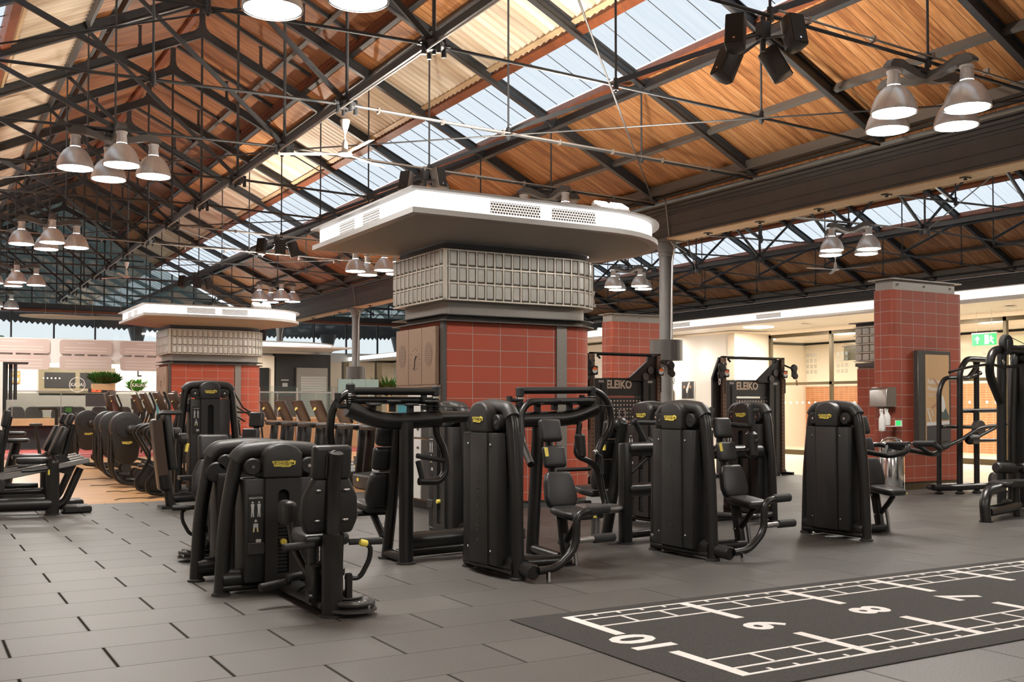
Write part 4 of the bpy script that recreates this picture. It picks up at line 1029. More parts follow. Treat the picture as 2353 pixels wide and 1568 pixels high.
def seat_unit(t, o, lever=True, small_pads=True):
    """seat and three-pad backrest; user faces local -y; o = local floor point under the seat"""
    ox, oy = o
    lean = Vector((0, .26, 1)).normalized()
    def bm_(s, z, y): return fr((ox, oy + y, z), (1, 0, 0), lean)
    b = B(); shaped_pad(b, bm_(0, .68, .17), [(-.14, -.17), (.14, -.17), (.17, -.08), (.155, .08), (.12, .165), (-.12, .165), (-.155, .08), (-.17, -.08)], .08, .03); b.obj('backrest_pad', 'pad', t)
    b = B(); pad(b, bm_(0, .975, .265), .24, .21, .075); b.obj('backrest_pad', 'pad', t)
    b = B(); b.box((-.10, .04, .041), (.035, .085, .004), mtx=bm_(0, .975, .265)); b.obj('yellow_label', 'yellow', t)
    b = B(); pad(b, bm_(0, 1.22, .33), .23, .22, .075); b.obj('headrest', 'pad', t)
    b = B(); b.tube([(ox, oy + .22, .50), (ox, oy + .40, 1.32)], .035, seg=10, flat=1.5); b.obj('backrest_post', 'black_metal', t)
    b = B(); shaped_pad(b, fr((ox, oy - .02, .485), (1, 0, 0), (0, 1, .12)), [(-.12, -.20), (.12, -.20), (.15, -.12), (.155, .04), (.13, .17), (-.13, .17), (-.155, .04), (-.15, -.12)], .075, .032); b.obj('seat', 'pad', t)
    b = B(); b.tube([(ox, oy + .14, .46), (ox, oy + .05, .0)], .045, seg=8, flat=1.3); b.tube([(ox, oy - .12, .42), (ox, oy - .06, .34), (ox, oy + .05, .22)], .03, fil=.1, seg=8); b.cyl((ox, oy + .05, 0), (ox, oy + .05, .02), .08, seg=14); b.obj('seat_post', 'black_metal', t)
    b = B(); b.tube([(ox + .06, oy - .02, .0), (ox + .045, oy + .02, .30)], .02, seg=8); b.obj('seat_rail', 'alu_dark', t)
    b = B()
    for z, y in ((.42, .13), (.2, .09)): b.cyl((ox - .05, oy + y, z), (ox - .065, oy + y, z), .014, seg=8)
    b.obj('bolt', 'chrome', t)
    b = B(); b.box((ox + .12, oy - .17, .45), (.09, .04, .012)); b.obj('adjust_lever', 'yellow', t)
    b = B(); b.tube([(ox + .0, oy + .0, .05), (0, oy + .0, .07)], .045, seg=12); b.tube([(ox, oy + .1, .045), (ox - .5, oy + .28, .05), (0, oy + .28, .05)], .045, fil=.2, seg=12); b.obj('floor_rail', 'black_metal', t)
def crank(t, y0=-.66):
    b = B(); b.cyl((.03, -.36, .10), (.03, y0 + .02, .09), .062, seg=18, bev=.008); b.lathe([(.078, 0), (.078, .03)], mtx=T(.03, -.43, .10) @ Matrix.Rotation(PI / 2, 4, 'X'), seg=20); b.obj('pivot_hub', 'black_metal', t)
    b = B(); b.tube([(.07, y0 + .02, .10), (.23, y0, .11), (.43, y0, .27), (.43, y0, .56), (.75, y0, .575)], .034, fil=.11, seg=14); b.obj('lever_arm', 'black_metal', t)
    b = B(); b.tube([(.45, y0, .325), (.62, y0, .33)], .026, seg=12); b.obj('lever_peg', 'alu_dark', t)
    b = B(); b.cyl((.55, y0, .572), (.76, y0, .577), .040, seg=14, bev=.008); b.obj('grip', 'rubber', t)
    b = B(); b.cyl((.60, y0, .33), (.82, y0, .332), .038, seg=14, bev=.008); b.obj('grip', 'rubber', t)
    b = B(); b.box((.14, y0 - .02, .05), (.02, .03, .08)); b.obj('weight_hook', 'chrome', t)

RBACK = RZm(-PI / 2)   # tower whose seen face looks to -x
def selector(loc, label, lever=True):
    t = thing('seated_press_machine', label, 'gym machine', loc, group='black selector machines in a row')
    tower(t, RBACK, 1.49, 'back', 'front', half=.43)
    seat_unit(t, (.80, .0)); 
    if lever: crank(t)
    return t
t1 = selector((4.41, 7.885, 0), 'seated weight machine with overhead bow arms and low crank lever before the big kiosk')
t2 = selector((6.53, 7.89, 0), 'black seated weight machine with low crank lever, second in the middle row')
# overhead arms of the second machine
def arm_with_pad(t, side):
    s = side
    b = B(); b.tube([(.75, .55 * s + .1, 1.28), (1.05, .30 * s, 1.24), (1.18, .30 * s, 1.24)], .028, fil=.08, seg=12); b.tube([(.75, .50 * s + .1, .95), (1.1, .30 * s, .98), (1.18, .3 * s, 1.0)], .028, fil=.08, seg=12); b.obj('swing_arm', 'black_metal', t)
    b = B(); b.tube([(1.18, .3 * s, 1.0), (1.19, .3 * s, 1.46)], .036, seg=12); b.obj('handle', 'rubber', t)
    b = B(); b.cyl((1.18, .3 * s, .90), (1.18, .3 * s, 1.18), .065, seg=18, bev=.03); b.obj('roller_pad', 'pad', t)
    b = B(); b.cyl((1.19, .3 * s, 1.40), (1.19, .3 * s - .12, 1.40), .022, seg=10); b.cyl((1.19, .3 * s, 1.08), (1.19, .3 * s - .1, 1.08), .022, seg=10); b.obj('grip_peg', 'rubber', t)
arm_with_pad(t2, 1)
b = B(); b.tube([(.45, .2, 1.18), (.62, .28, 1.42)], .03, seg=12); b.cyl((.50, .34, 1.38), (.66, .34, 1.38), .022, seg=10); b.obj('handle', 'rubber', t2)
# third machine with shoulder press arms
t3 = selector((8.90, 8.14, 0), 'seated shoulder machine with curved handles, standing alone nearest the tiled pillar', False)
for s in (-1, 1):
    x0 = .68 + .37 * s
    b = B(); b.tube([(.70 + .25 * s, .35, .98), (x0, .30, .99), (x0 + .02 * s, -.05, .95), (x0, -.50, .90), (x0 - .10 * s, -.64, .96), (x0 - .16 * s, -.60, 1.03), (x0 - .15 * s, -.34, 1.02)], .030, fil=.10, seg=12); b.obj('press_arm', 'black_metal', t3)
    b = B(); b.tube([(x0 - .15 * s, -.34, 1.02), (x0, -.42, .915)], .022, seg=10); b.cyl((x0 - .155 * s, -.62, 1.03), (x0 - .15 * s, -.33, 1.02), .034, seg=12, bev=.008); b.obj('grip', 'rubber', t3)
    b = B(); b.sphere((x0 - .15 * s, -.33, 1.02), .03, seg=10); b.obj('grip_end', 'chrome', t3)

# overhead bow with two swinging arms (world coordinates)
def spring_post(t, x, y, z0, z1):
    b = W(); b.cyl((x, y, z0), (x, y, z1 - .11), .034, seg=14); b.obj
    b.part(t, 'pivot_post', 'black_metal')
    b = W(); b.cyl((x, y, z1 - .10), (x, y, z1), .042, seg=16, bev=.014); b.part(t, 'pivot_cap', 'rubber')
    b = W()
    for k in range(5): b.lathe([(.046, 0), (.052, .006), (.046, .012)], c=(x, y, z0 + .05 + k * .02), seg=16)
    b.part(t, 'spring', 'black_metal')
    b = W(); b.lathe([(.045, 0), (.045, .018)], c=(x, y, z1 - .12), seg=16); b.part(t, 'steel_ring', 'chrome')
    b = W(); b.cyl((x - .1, y, z1 - .13), (x, y, z1 - .13), .02, seg=8); b.cyl((x - .12, y, z1 - .15), (x - .12, y, z1 - .09), .03, seg=10); b.cyl((x - .1, y, z1 - .21), (x, y, z1 - .21), .02, seg=8); b.cyl((x - .12, y, z1 - .23), (x - .12, y, z1 - .18), .03, seg=10); b.part(t, 'release_knob', 'rubber')
def bow(t, cx, cy, dx, zc=1.30, zl=1.43, zr=1.33):
    b = W(); b.tube([(cx - dx, cy, zl), (cx - dx * .35, cy, zc + .01), (cx + dx * .35, cy, zc + .01), (cx + dx, cy, zr)], .077, fil=.3, seg=18); b.part(t, 'bow_beam', 'black_metal')
    for k, x in enumerate((-.22, -.02, .16, .36)):
        b = W(); z = zc + .15 + .03 * (k % 2); b.cyl((cx + x, cy - .03, z), (cx + x, cy - .03, z + .022), .068, seg=22, bev=.006); b.box((cx + x, cy, z - .04), (.05, .05, .09)); b.part(t, 'cable_pulley', 'rubber')
    b = W()
    for o_ in (-.03, .03): b.cyl((cx - .3, cy - .03 + o_, zc + .18), (cx + dx + .3, cy - .03 + o_, zc + .13), .004, seg=5)
    b.part(t, 'cables', 'rubber')
m1 = thing('pectoral_machine', 'black chest fly machine with overhead bow beam and crossed arms, left of the nearest tower', 'gym machine', (3.95, 8.9, 0), group='chest fly machines')
bow(m1, 3.88, 8.80, .46)
spring_post(m1, 3.45, 8.80, 1.42, 1.655); spring_post(m1, 4.30, 8.80, 1.36, 1.64)
b = W(); b.tube([(4.05, 8.8, 1.34), (4.9, 8.85, 1.35), (5.1, 9.3, 1.34), (5.15, 9.78, 1.34)], .056, fil=.25, seg=14); b.part(m1, 'top_beam', 'black_metal')
b = W(); b.tube([(3.97, 8.73, 0), (3.985, 8.76, 1.30)], .070, seg=18, flat=.8); b.part(m1, 'front_post', 'black_metal')
b = W(); b.lathe([(.092, 0), (.092, .018)], c=(3.97, 8.73, 0), seg=20); b.lathe([(.08, 0), (.08, .018)], c=(3.96, 9.16, 0), seg=16); b.part(m1, 'foot', 'grey_plastic')
b = W(); b.tube([(3.96, 9.16, 0), (3.95, 9.0, .55), (3.95, 8.88, 1.28)], .05, fil=.2, seg=12, flat=1.2); b.part(m1, 'backrest_post', 'black_metal')
b = W(); b.tube([(3.96, 9.16, .05), (3.97, 8.74, .06)], .05, seg=12); b.tube([(4.0, 8.78, .20), (4.95, 8.85, .21)], .082, seg=16); b.tube([(4.0, 9.0, .06), (4.9, 9.1, .06), (5.15, 9.9, .06)], .045, fil=.2, seg=12); b.part(m1, 'floor_beam', 'black_metal')
ln = Vector((0, -.25, 1)).normalized()
for nm, z, y, w_, h_ in (('backrest_pad', .66, 9.12, .34, .34), ('backrest_pad', .955, 9.05, .26, .22), ('headrest', 1.17, 8.99, .24, .19)):
    b = W(); m_ = fr((3.90, y, z), (1, 0, 0), ln)
    if h_ > .3: shaped_pad(b, m_, [(-.14, -.17), (.14, -.17), (.17, -.08), (.155, .08), (.12, .165), (-.12, .165), (-.155, .08), (-.17, -.08)], .09, .03)
    else: pad(b, m_, w_, h_, .09)
    b.part(m1, nm, 'pad')
b = W(); shaped_pad(b, fr((3.9, 9.36, .49), (1, 0, 0), (0, 1, .1)), [(-.13, -.19), (.13, -.19), (.155, 0), (.12, .19), (-.12, .19), (-.155, 0)], .08); b.part(m1, 'seat', 'pad')
b = W(); b.cyl((3.9, 9.4, .45), (3.93, 9.16, .2), .035, seg=10); b.cyl((3.72, 9.3, .42), (4.1, 9.3, .42), .025, seg=10); b.part(m1, 'seat_support', 'black_metal')
b = W(); b.tube([(4.30, 8.80, 1.585), (3.42, 8.80, 1.585), (3.29, 8.82, 1.45), (3.27, 8.85, 1.22), (3.36, 8.95, .93), (3.42, 9.15, .80)], .036, fil=.13, seg=14); b.part(m1, 'swing_arm', 'black_metal')
b = W(); b.tube([(3.45, 8.84, 1.50), (4.26, 8.84, 1.50), (4.33, 8.84, 1.38), (4.32, 8.84, 1.20), (4.42, 8.84, 1.02), (4.42, 8.82, .82), (4.34, 8.80, .735), (4.13, 8.80, .745)], .036, fil=.09, seg=14); b.part(m1, 'swing_arm', 'black_metal')
b = W(); b.cyl((4.40, 8.82, .93), (4.11, 8.80, .985), .024, seg=12); b.cyl((4.17, 8.80, .75), (4.12, 8.80, .935), .026, seg=12); b.part(m1, 'grip', 'rubber')
b = W(); b.part
# bow above machine one
m2 = t1
bow(m2, 5.60, 8.72, .47, 1.31, 1.31, 1.43)
spring_post(m2, 5.18, 8.72, 1.34, 1.635); spring_post(m2, 6.03, 8.72, 1.42, 1.65)
b = W(); b.tube([(5.33, 8.74, 0), (5.42, 8.76, 1.30)], .066, seg=16, flat=.8); b.part(m2, 'rear_post', 'black_metal')
b = W(); b.tube([(5.18, 8.72, 1.60), (6.10, 8.72, 1.61), (6.25, 8.72, 1.48), (6.29, 8.72, 1.24), (6.09, 8.70, 1.02), (6.06, 8.66, .75), (6.13, 8.6, .42), (5.98, 8.5, .36)], .036, fil=.12, seg=14); b.part(m2, 'swing_arm', 'black_metal')
b = W(); b.tube([(6.0, 8.66, 1.50), (5.24, 8.66, 1.49), (5.15, 8.66, 1.38), (5.13, 8.6, 1.1), (5.05, 8.3, .9)], .034, fil=.09, seg=14); b.part(m2, 'swing_arm', 'black_metal')
b = W(); b.tube([(5.80, 8.72, 1.29), (5.87, 8.70, 1.29), (5.84, 8.70, 1.10), (5.79, 8.66, .95), (5.98, 8.64, .88), (6.08, 8.64, .75), (6.09, 8.62, .6)], .030, fil=.08, seg=12); b.part(m2, 'linked_arm', 'black_metal')
b = W(); b.cyl((5.86, 8.66, .93), (5.84, 8.66, 1.17), .055, seg=18, bev=.02); b.part(m2, 'elbow_pad', 'pad')
b = W(); b.sphere((5.99, 8.60, .985), .028, seg=10); b.part(m2, 'lever_ball', 'chrome')
b = W(); b.cyl((5.99, 8.6, .98), (6.08, 8.62, .93), .018, seg=8); b.cyl((6.07, 8.6, .76), (6.06, 8.6, .95), .022, seg=8); b.part(m2, 'release_lever', 'rubber')
b = W(); b.tube([(5.33, 8.74, .05), (5.25, 8.1, .05)], .045, seg=12); b.part(m2, 'floor_beam', 'black_metal')

# tall towers behind: plain weight stack machines
def stack_tower(loc, label, H=1.49, face='front', rz=0, word='LAT MACHINE'):
    t = thing('weight_stack_tower', label, 'gym machine', loc, rz, group='black weight stack towers')
    tower(t, Matrix.Identity(4), H, face, 'back', word=word); return t
tb = stack_tower((5.2, 10.24, 0), 'black weight stack tower standing behind the left leg of the nearest tower', rz=-PI / 2, word='PECTORAL')
t2b = stack_tower((7.90, 10.15, 0), 'black weight stack tower peeping out left behind the second tower', rz=-PI / 2, word='CHEST')
t2c = stack_tower((9.36, 9.98, 0), 'black weight stack tower behind the grips of the second seated machine', rz=-PI / 2, word='PULLDOWN')
b = W(); b.cyl((8.55, 9.75, .88), (9.25, 9.65, .88), .085, seg=18, bev=.02); b.part(t2c, 'cross_beam', 'black_metal')
b = W(); b.tube([(8.5, 9.7, .12), (8.9, 9.4, .1), (9.3, 9.55, .1)], .04, seg=10); b.tube([(8.3, 9.8, .05), (9.3, 9.8, .05)], .03, seg=8); b.part(t2c, 'floor_rail', 'black_metal')
# third seated unit facing away, beside tower two
m3 = thing('chest_machine', 'machine with backrest turned away and thick square front post, between the two crank lever machines', 'gym machine', (6.54, 8.84, 0), group='chest fly machines')
b = W(); b.box((6.54, 8.84, .53), (.115, .115, 1.06), bev=.02, seg=2); b.part(m3, 'front_post', 'black_metal')
b = W(); b.lathe([(.095, 0), (.095, .018)], c=(6.54, 8.84, 0), seg=20); b.part(m3, 'foot', 'grey_plastic')
b = W(); b.cyl((6.56, 8.84, .99), (7.4, 8.86, .99), .075, seg=16); b.part(m3, 'upper_beam', 'black_metal')
b = W(); b.cyl((6.56, 8.84, .56), (7.4, 8.86, .56), .072, seg=16); b.tube([(6.6, 8.9, .7), (7.1, 8.9, 1.05)], .025, seg=8); b.cyl((6.56, 8.9, .08), (7.4, 9.0, .08), .04, seg=10); b.part(m3, 'lower_beam', 'black_metal')
for nm, z, y, w_, h_ in (('backrest_pad', .70, 9.32, .34, .34), ('backrest_pad', .98, 9.24, .26, .22), ('headrest', 1.20, 9.16, .26, .20)):
    b = W(); m_ = fr((6.62, y, z), (1, 0, 0), ln)
    if h_ > .3: shaped_pad(b, m_, [(-.14, -.17), (.14, -.17), (.17, -.08), (.155, .08), (.12, .165), (-.12, .165), (-.155, .08), (-.17, -.08)], .09, .03)
    else: pad(b, m_, w_, h_, .09, .04)
    b.part(m3, nm, 'pad')
b = W(); b.box((0, 0, 0), (.02, .06, .10), mtx=fr((6.50, 9.2, 1.0), (1, 0, 0))); b.part(m3, 'yellow_label', 'yellow')
b = W(); b.tube([(6.66, 9.36, 0), (6.66, 9.22, .5), (6.66, 9.05, 1.27)], .055, fil=.2, seg=12, flat=1.3); b.part(m3, 'backrest_post', 'black_metal')
b = W(); b.sphere((6.66, 9.08, 1.24), .09, (1, .6, 1), seg=16); b.part(m3, 'headrest_shell', 'black_metal')
b = W(); shaped_pad(b, fr((6.62, 9.58, .50), (1, 0, 0), (0, 1, .1)), [(-.13, -.19), (.13, -.19), (.155, 0), (.12, .19), (-.12, .19), (-.155, 0)], .08); b.part(m3, 'seat', 'pad')
b = W(); b.cyl((6.1, 9.5, .75), (6.55, 9.5, .75), .022, seg=8); b.cyl((6.1, 9.5, .38), (6.55, 9.5, .38), .022, seg=8); b.part(m3, 'foot_bars', 'black_metal')
b = W(); b.tube([(6.78, 9.0, 1.30), (6.95, 9.0, 1.02)], .03, seg=10); b.cyl((6.74, 9.0, 1.27), (7.25, 9.0, 1.26), .026, seg=10); b.part(m3, 'handle', 'rubber')
b = W(); b.cyl((6.93, 9.0, 1.08), (7.06, 9.0, .96), .06, seg=16, bev=.02); b.part(m3, 'roller_pad', 'pad')
b = W(); b.lathe([(.26, .36), (.27, .38), (.26, .40)], c=(6.3, 9.0, 0), seg=24); b.box((6.3, 9.0, .34), (.4, .3, .03)); b.cyl((6.3, 9.05, 0), (6.3, 9.05, .36), .05, seg=10); b.part(m3, 'range_disc', 'alu_dark')

# ---- adductor pair, lower towers back to back at the left
def adductor(loc, rz, label, word):
    t = thing('adductor_machine', label, 'gym machine', loc, rz, group='back to back leg machines')
    tower(t, Matrix.Identity(4), 1.16, 'front', 'back', half=.44, word=word)
    # seat faces the tower, sits at local y = -1.15
    by = -1.17; bx = .02
    b = B(); b.tube([(bx, by, 0), (bx, by, .42), (bx, by - .02, .57)], .076, fil=.1, seg=18, flat=.8, up=(0, 1, 0)); b.obj('rear_post', 'black_metal', t)
    b = B(); b.lathe([(.095, 0), (.095, .018)], c=(bx, by, 0), seg=20); b.obj('foot', 'grey_plastic', t)
    b = B(); b.tube([(bx, by - .0, .50), (bx, by + .02, .8), (bx, by - .06, 1.13)], .05, fil=.2, seg=12, flat=1.25); b.obj('backrest_post', 'black_metal', t)
    lean = Vector((0, -.12, 1)).normalized()
    b = B(); shaped_pad(b, fr((bx, by + .07, .76), (1, 0, 0), lean), [(-.17, -.20), (.17, -.20), (.21, -.10), (.20, .06), (.13, .20), (-.13, .20), (-.20, .06), (-.21, -.10)], .07, .028); bp = b.obj('backrest', 'pad', t)
    b = B(); b.prism([(-.16, -.18), (.16, -.18), (.195, -.09), (.185, .06), (.12, .185), (-.12, .185), (-.185, .06), (-.195, -.09)], .03, fr((bx, by + .055, .76), (1, 0, 0), lean), bev=.01, seg=2); b.obj('backrest_shell', 'black_plastic', bp)
    for x in (-.10, .10):
        for z in (.66, .87): b = B(); b.sphere((bx + x, by + .005 - (z - .76) * .12, z), .012, (2, .6, .8), seg=8); b.obj('shell_bolt', 'chrome', bp)
    b = B(); pad(b, fr((bx, by + .03, 1.06), (1, 0, 0), lean), .28, .24, .085, .03); hd = b.obj('headrest', 'pad', t)
    b = B(); b.prism([(-.06, -.12), (.06, -.12), (.06, .02), (.045, .06), (0, .08), (-.045, .06), (-.06, .02)], .02, fr((bx, by - .013, 1.07), (1, 0, 0), lean), bev=.006, seg=1); b.obj('headrest_shell', 'grey_plastic', hd)
    b = B(); shaped_pad(b, fr((bx, by + .30, .52), (1, 0, 0), (0, 1, .05)), [(-.17, -.2), (.17, -.2), (.19, 0), (.13, .2), (-.13, .2), (-.19, 0)], .09, .035); b.obj('seat', 'pad', t)
    for s in (-1, 1):
        b = B(); pad(b, fr((bx + s * .12, by + .62, .66), (0, 1, 0), (0, 0, 1)), .20, .19, .10, .04); b.obj('knee_pad', 'pad', t)
        b = B(); b.cyl((bx + s * .13, by + .02, .50), (bx + s * .34, by - .02, .50), .022, seg=10); b.cyl((bx + s * .2, by + .0, .50), (bx + s * .36, by - .03, .50), .026, seg=10, bev=.006); b.obj('side_grip', 'rubber', t)
        b = B(); b.tube([(bx + s * .12, by + .55, .60), (bx + s * .12, by + .45, .40), (bx + s * .06, by + .25, .22), (bx + s * .05, by + .12, .22)], .030, fil=.1, seg=10); b.obj('leg_arm', 'black_metal', t)
        b = B(); b.cyl((bx + s * .10 - .02, by + .55, .22 - .05 * (s < 0)), (bx + s * .10 - .26, by + .50, .20 - .05 * (s < 0)), .030, seg=12, bev=.006); b.obj('foot_rest', 'rubber', t)
    b = B(); b.tube([(bx, by, .07), (bx, -.05, .07)], .06, seg=14, flat=1.4); b.box((bx - .05, by + .18, .20), (.12, .16, .30), bev=.015, seg=1); b.cyl((bx - .12, by + .15, .12), (bx + .14, by + .1, .12), .04, seg=12); b.cyl((bx - .07, by + .2, .3), (bx - .07, by + .2, .48), .04, seg=12); b.obj('floor_beam', 'black_metal', t)
    b = B(); b.box((bx + .02, by + .06, .30), (.16, .1, .06), bev=.01, seg=1); b.cyl((bx + .05, by + .3, .16), (bx + .05, by + .3, .46), .03, seg=10); b.obj('linkage', 'black_metal', t)
    b = B(); b.lathe([(.15, .075), (.155, .09), (.15, .10)], c=(bx + .15, by + .0, 0), seg=28); b.lathe([(.12, .11), (.12, .118)], c=(bx + .13, by + .08, 0), seg=24); b.lathe([(.17, .035), (.17, .05)], c=(bx + .14, by - .02, 0), seg=28); b.obj('range_disc', 'dark_steel', t)
    b = B()
    for i in range(9): a = -PI / 2 + i * PI / 8; b.box((bx + .15 + .12 * math.cos(a), by + .12 * math.sin(a), .102), (.012, .012, .004)); 
    b.box((bx + .13, by + .05, .122), (.07, .03, .003), rz=.5)
    for q in ((.22, -.12), (.29, -.05), (.27, .05)): b.cyl((bx + q[0], by + q[1], .02), (bx + q[0], by + q[1], .075), .01, seg=8)
    b.obj('disc_scale', 'chrome', t)
    b = B(); b.tube([(bx + .10, by + .02, .26), (bx + .20, by - .0, .24), (bx + .27, by - .02, .38), (bx + .27, by - .03, .47), (bx + .21, by - .03, .49)], .018, fil=.05, seg=10); b.box((bx + .12, by, .2), (.05, .03, .18), bev=.008, seg=1); b.obj('release_lever', 'black_metal', t)
    b = B(); b.cyl((bx + .245, by - .03, .485), (bx + .19, by - .03, .50), .024, seg=12, bev=.006); b.obj('lever_tip', 'yellow', t)
    b = B(); b.cyl((.30, -.10, .90), (.30, .10, .90), .085, seg=24, bev=.01); b.obj('side_disc', 'black_plastic', t)
    return t
adductor((2.53, 8.0, 0), 0, 'nearest low black machine marked ADDUCTOR, its shell-backed seat in front of it', 'ADDUCTOR')
adductor((2.52, 8.74, 0), PI, 'twin leg machine back to back behind the one marked ADDUCTOR, seat facing the camera', 'ABDUCTOR')
# ================================================================ TURF MAT WITH METRE MARKS
mt = thing('turf_mat', 'dark turf mat with white metre marks and numbers lying on the rubber floor', 'mat', (3.54, 3.98, 0))
b = B(); b.box((5.6, 1.055, .004), (11.2, 2.11, .008), bev=.003, seg=1); b.obj('turf', 'turf', mt)
b = B(); X0, YT = 3.87 - 3.54, 5.945 - 3.98; YB = 4.20 - 3.98
BZ = [0]
def bar(x0, x1, y0, y1): BZ[0] = (BZ[0] + 1) % 7; b.box(((x0 + x1) / 2, (y0 + y1) / 2, .009 + BZ[0] * .0001), (abs(x1 - x0), abs(y1 - y0), .003))
for s, ye in ((-1, YT), (1, YB)):
    L_ = 11.2 - X0
    bar(X0, X0 + L_, ye - .012, ye + .012); bar(X0, X0 + L_, ye + s * .135 - .011, ye + s * .135 + .011); bar(X0, X0 + L_, ye + s * .35 - .011, ye + s * .35 + .011)
    for k in range(11):
        bar(X0 + k, X0 + k + .075, ye, ye + s * .61)
        if k < 10:
            for j in range(1, 5): bar(X0 + k + j * .2 + .03, X0 + k + j * .2 + .055, ye, ye + s * .055)
            for j in (1, 2): bar(X0 + k + j / 3 + .04, X0 + k + j / 3 + .065, ye + s * .135, ye + s * .35)
b.obj('track_markings', 'line_white', mt)
for k in range(10):
    n = str(10 - k)
    b = B(); m_ = Matrix(((0, -1, 0), (1, 0, 0), (0, 0, 1))).to_4x4(); m_.translation = (X0 + k + .04, (YT + YB) / 2 + .01, .0085)
    text(b, n, .41, m_, depth=.0015, bold=.012, sx=1.08); b.obj('number_marking', 'line_white', mt)

# ================================================================ CABLE RIGS
def rig(loc, wd, label):
    t = thing('cable_rig', label, 'gym rig', loc, group='cable rigs with pegboards')
    h2 = wd / 2
    for s in (-1, 1):
        b = B(); b.wall([(s * h2 - .04, -.04), (s * h2 + .04, -.04)], .06, 2.44); b.wall([(s * h2 + .04, -.04), (s * h2 + .04, .04), (s * h2 - .04, .04), (s * h2 - .04, -.04)], .06, 2.44); b.obj('upright', 'rig_holes', t, weld=False)
        b = B(); b.box((s * (h2 - .20), .14, .98), (.30, .30, 1.96), bev=.01, seg=1); o = b.obj('stack_housing', 'black_plastic', t)
        b = B(); b.box((s * (h2 - .20), -.012, 1.0), (.04, .01, 1.7)); b.obj('housing_slot', 'hole', o)
        b = B(); b.box((s * (h2 - .20), -.014, 1.9), (.12, .006, .04)); b.obj('warning_label', 'label_grey', o)
        # slanted gusset to the top beam
        p = [(s * (h2 - .03), 2.40), (s * (h2 - .22), 2.40), (s * (h2 - .24), 2.30), (s * (h2 - .66), 1.98), (s * (h2 - .66), 1.92), (s * (h2 - .03), 1.92)] if s > 0 else [(-h2 - .22, 1.0), (-h2 - .22, 2.0), (-h2 - .04, 2.42), (-h2 + .03, 2.42), (-h2 + .03, 2.0), (-h2 + .03, 1.0)]
        b = B(); b.prism(p, .05, T(0, .06 if s > 0 else .12, 0) @ Matrix.Rotation(PI / 2, 4, 'X')); b.obj('gusset', 'black_metal', t)
        b = B()
        for q in ((.10, 2.12), (.22, 2.0)): b.cyl((s * (h2 - q[0] - .08) if s > 0 else -h2 - .02 - q[0] * .3, -.005, q[1]), (s * (h2 - q[0] - .08) if s > 0 else -h2 - .02 - q[0] * .3, -.02, q[1]), .07, seg=20)
        b.obj('cable_wheel', 'dark_steel', t)
        b = B(); b.box((s * h2, -.07, 2.10), (.17, .06, .17), bev=.02, seg=1); b.cyl((s * (h2 + .02), -.07, 1.7), (s * (h2 + .02), -.07, 2.0), .012, seg=8); o = b.obj('trolley', 'black_metal', t)
        b = B(); b.cyl((s * h2, -.105, 2.10), (s * h2, -.1, 2.10), .055, seg=20); b.obj('trolley_dial', 'pic_white', o)
        b = B(); b.prism([(.055 * math.cos(a), .055 * math.sin(a)) for a in [PI * i / 8 for i in range(9)]], .003, fr((s * h2, -.106, 2.105), (1, 0, 0))); b.obj('dial_orange', 'orange', o)
        # hanging pulley block with carabiner
        x = s * (h2 + .19)
        b = B(); b.cyl((s * h2, -.08, 2.28), (x, -.16, 2.20), .02, seg=8); b.cyl((x, -.13, 2.22), (x, -.19, 2.22), .085, seg=20, bev=.015); b.cyl((x + s * .03, -.13, 2.06), (x + s * .03, -.19, 2.06), .07, seg=20, bev=.015); b.box((x, -.16, 2.14), (.13, .03, .2)); b.obj('pulley_block', 'black_metal', t)
        b = B(); b.tube([(x + s * .05, -.17, 2.0), (x + s * .09, -.17, 1.92), (x + s * .07, -.17, 1.84), (x + s * .04, -.17, 1.92)], .008, seg=6, closed=True); b.obj('carabiner', 'chrome', t)
        b = B(); b.tube([(s * (h2 - .0), .5, .05), (s * h2, -.3, .05)], .035, seg=8); b.prism([(0, 0), (.28, 0), (.22, .05), (.10, .08), (.04, .16), (0, .2)], .05, T(s * h2, .03, .0) @ Matrix.Rotation(0 if s > 0 else PI, 4, 'Z') @ Matrix.Rotation(PI / 2, 4, 'X')); b.obj('floor_foot', 'black_metal', t)
    b = B(); b.box((0, 0, 2.425), (wd + .08, .08, .03)); b.tube([(-h2 + .2, .02, 2.33), (-h2 + .12, .02, 2.40), (h2 - .12, .02, 2.40), (h2 - .2, .02, 2.33)], .02, fil=.05, seg=6); b.obj('top_beam', 'black_metal', t)
    b = B(); b.box((0, .08, 1.80), (wd - .6, .02, .34)); sg = b.obj('sign_plate', 'black_plastic', t)
    b = B(); text(b, 'ELEIKO', .21, fr((-.1, .067, 1.84), (1, 0, 0)), depth=.001, bold=.007, sx=.88); b.obj('sign_lettering', 'brushed_letters', sg)
    b = B(); b.wall([(-h2 + .3, .07), (h2 - .3, .07)], 1.15, 1.60); b.obj('pegboard', 'pegboard', t, weld=False)
    b = B(); b.box((0, .08, 1.615), (wd - .6, .02, .012)); b.box((0, .12, .6), (wd - .6, .02, 1.05)); b.obj('back_panel', 'black_plastic', t)
    return t
rig((11.70, 15.8, 0), 1.54, 'black cable rig with ELEIKO board between the big kiosk and the iron column')
rg = rig((14.93, 15.8, 0), 1.60, 'black cable rig with ELEIKO board standing in front of the white wall and door')
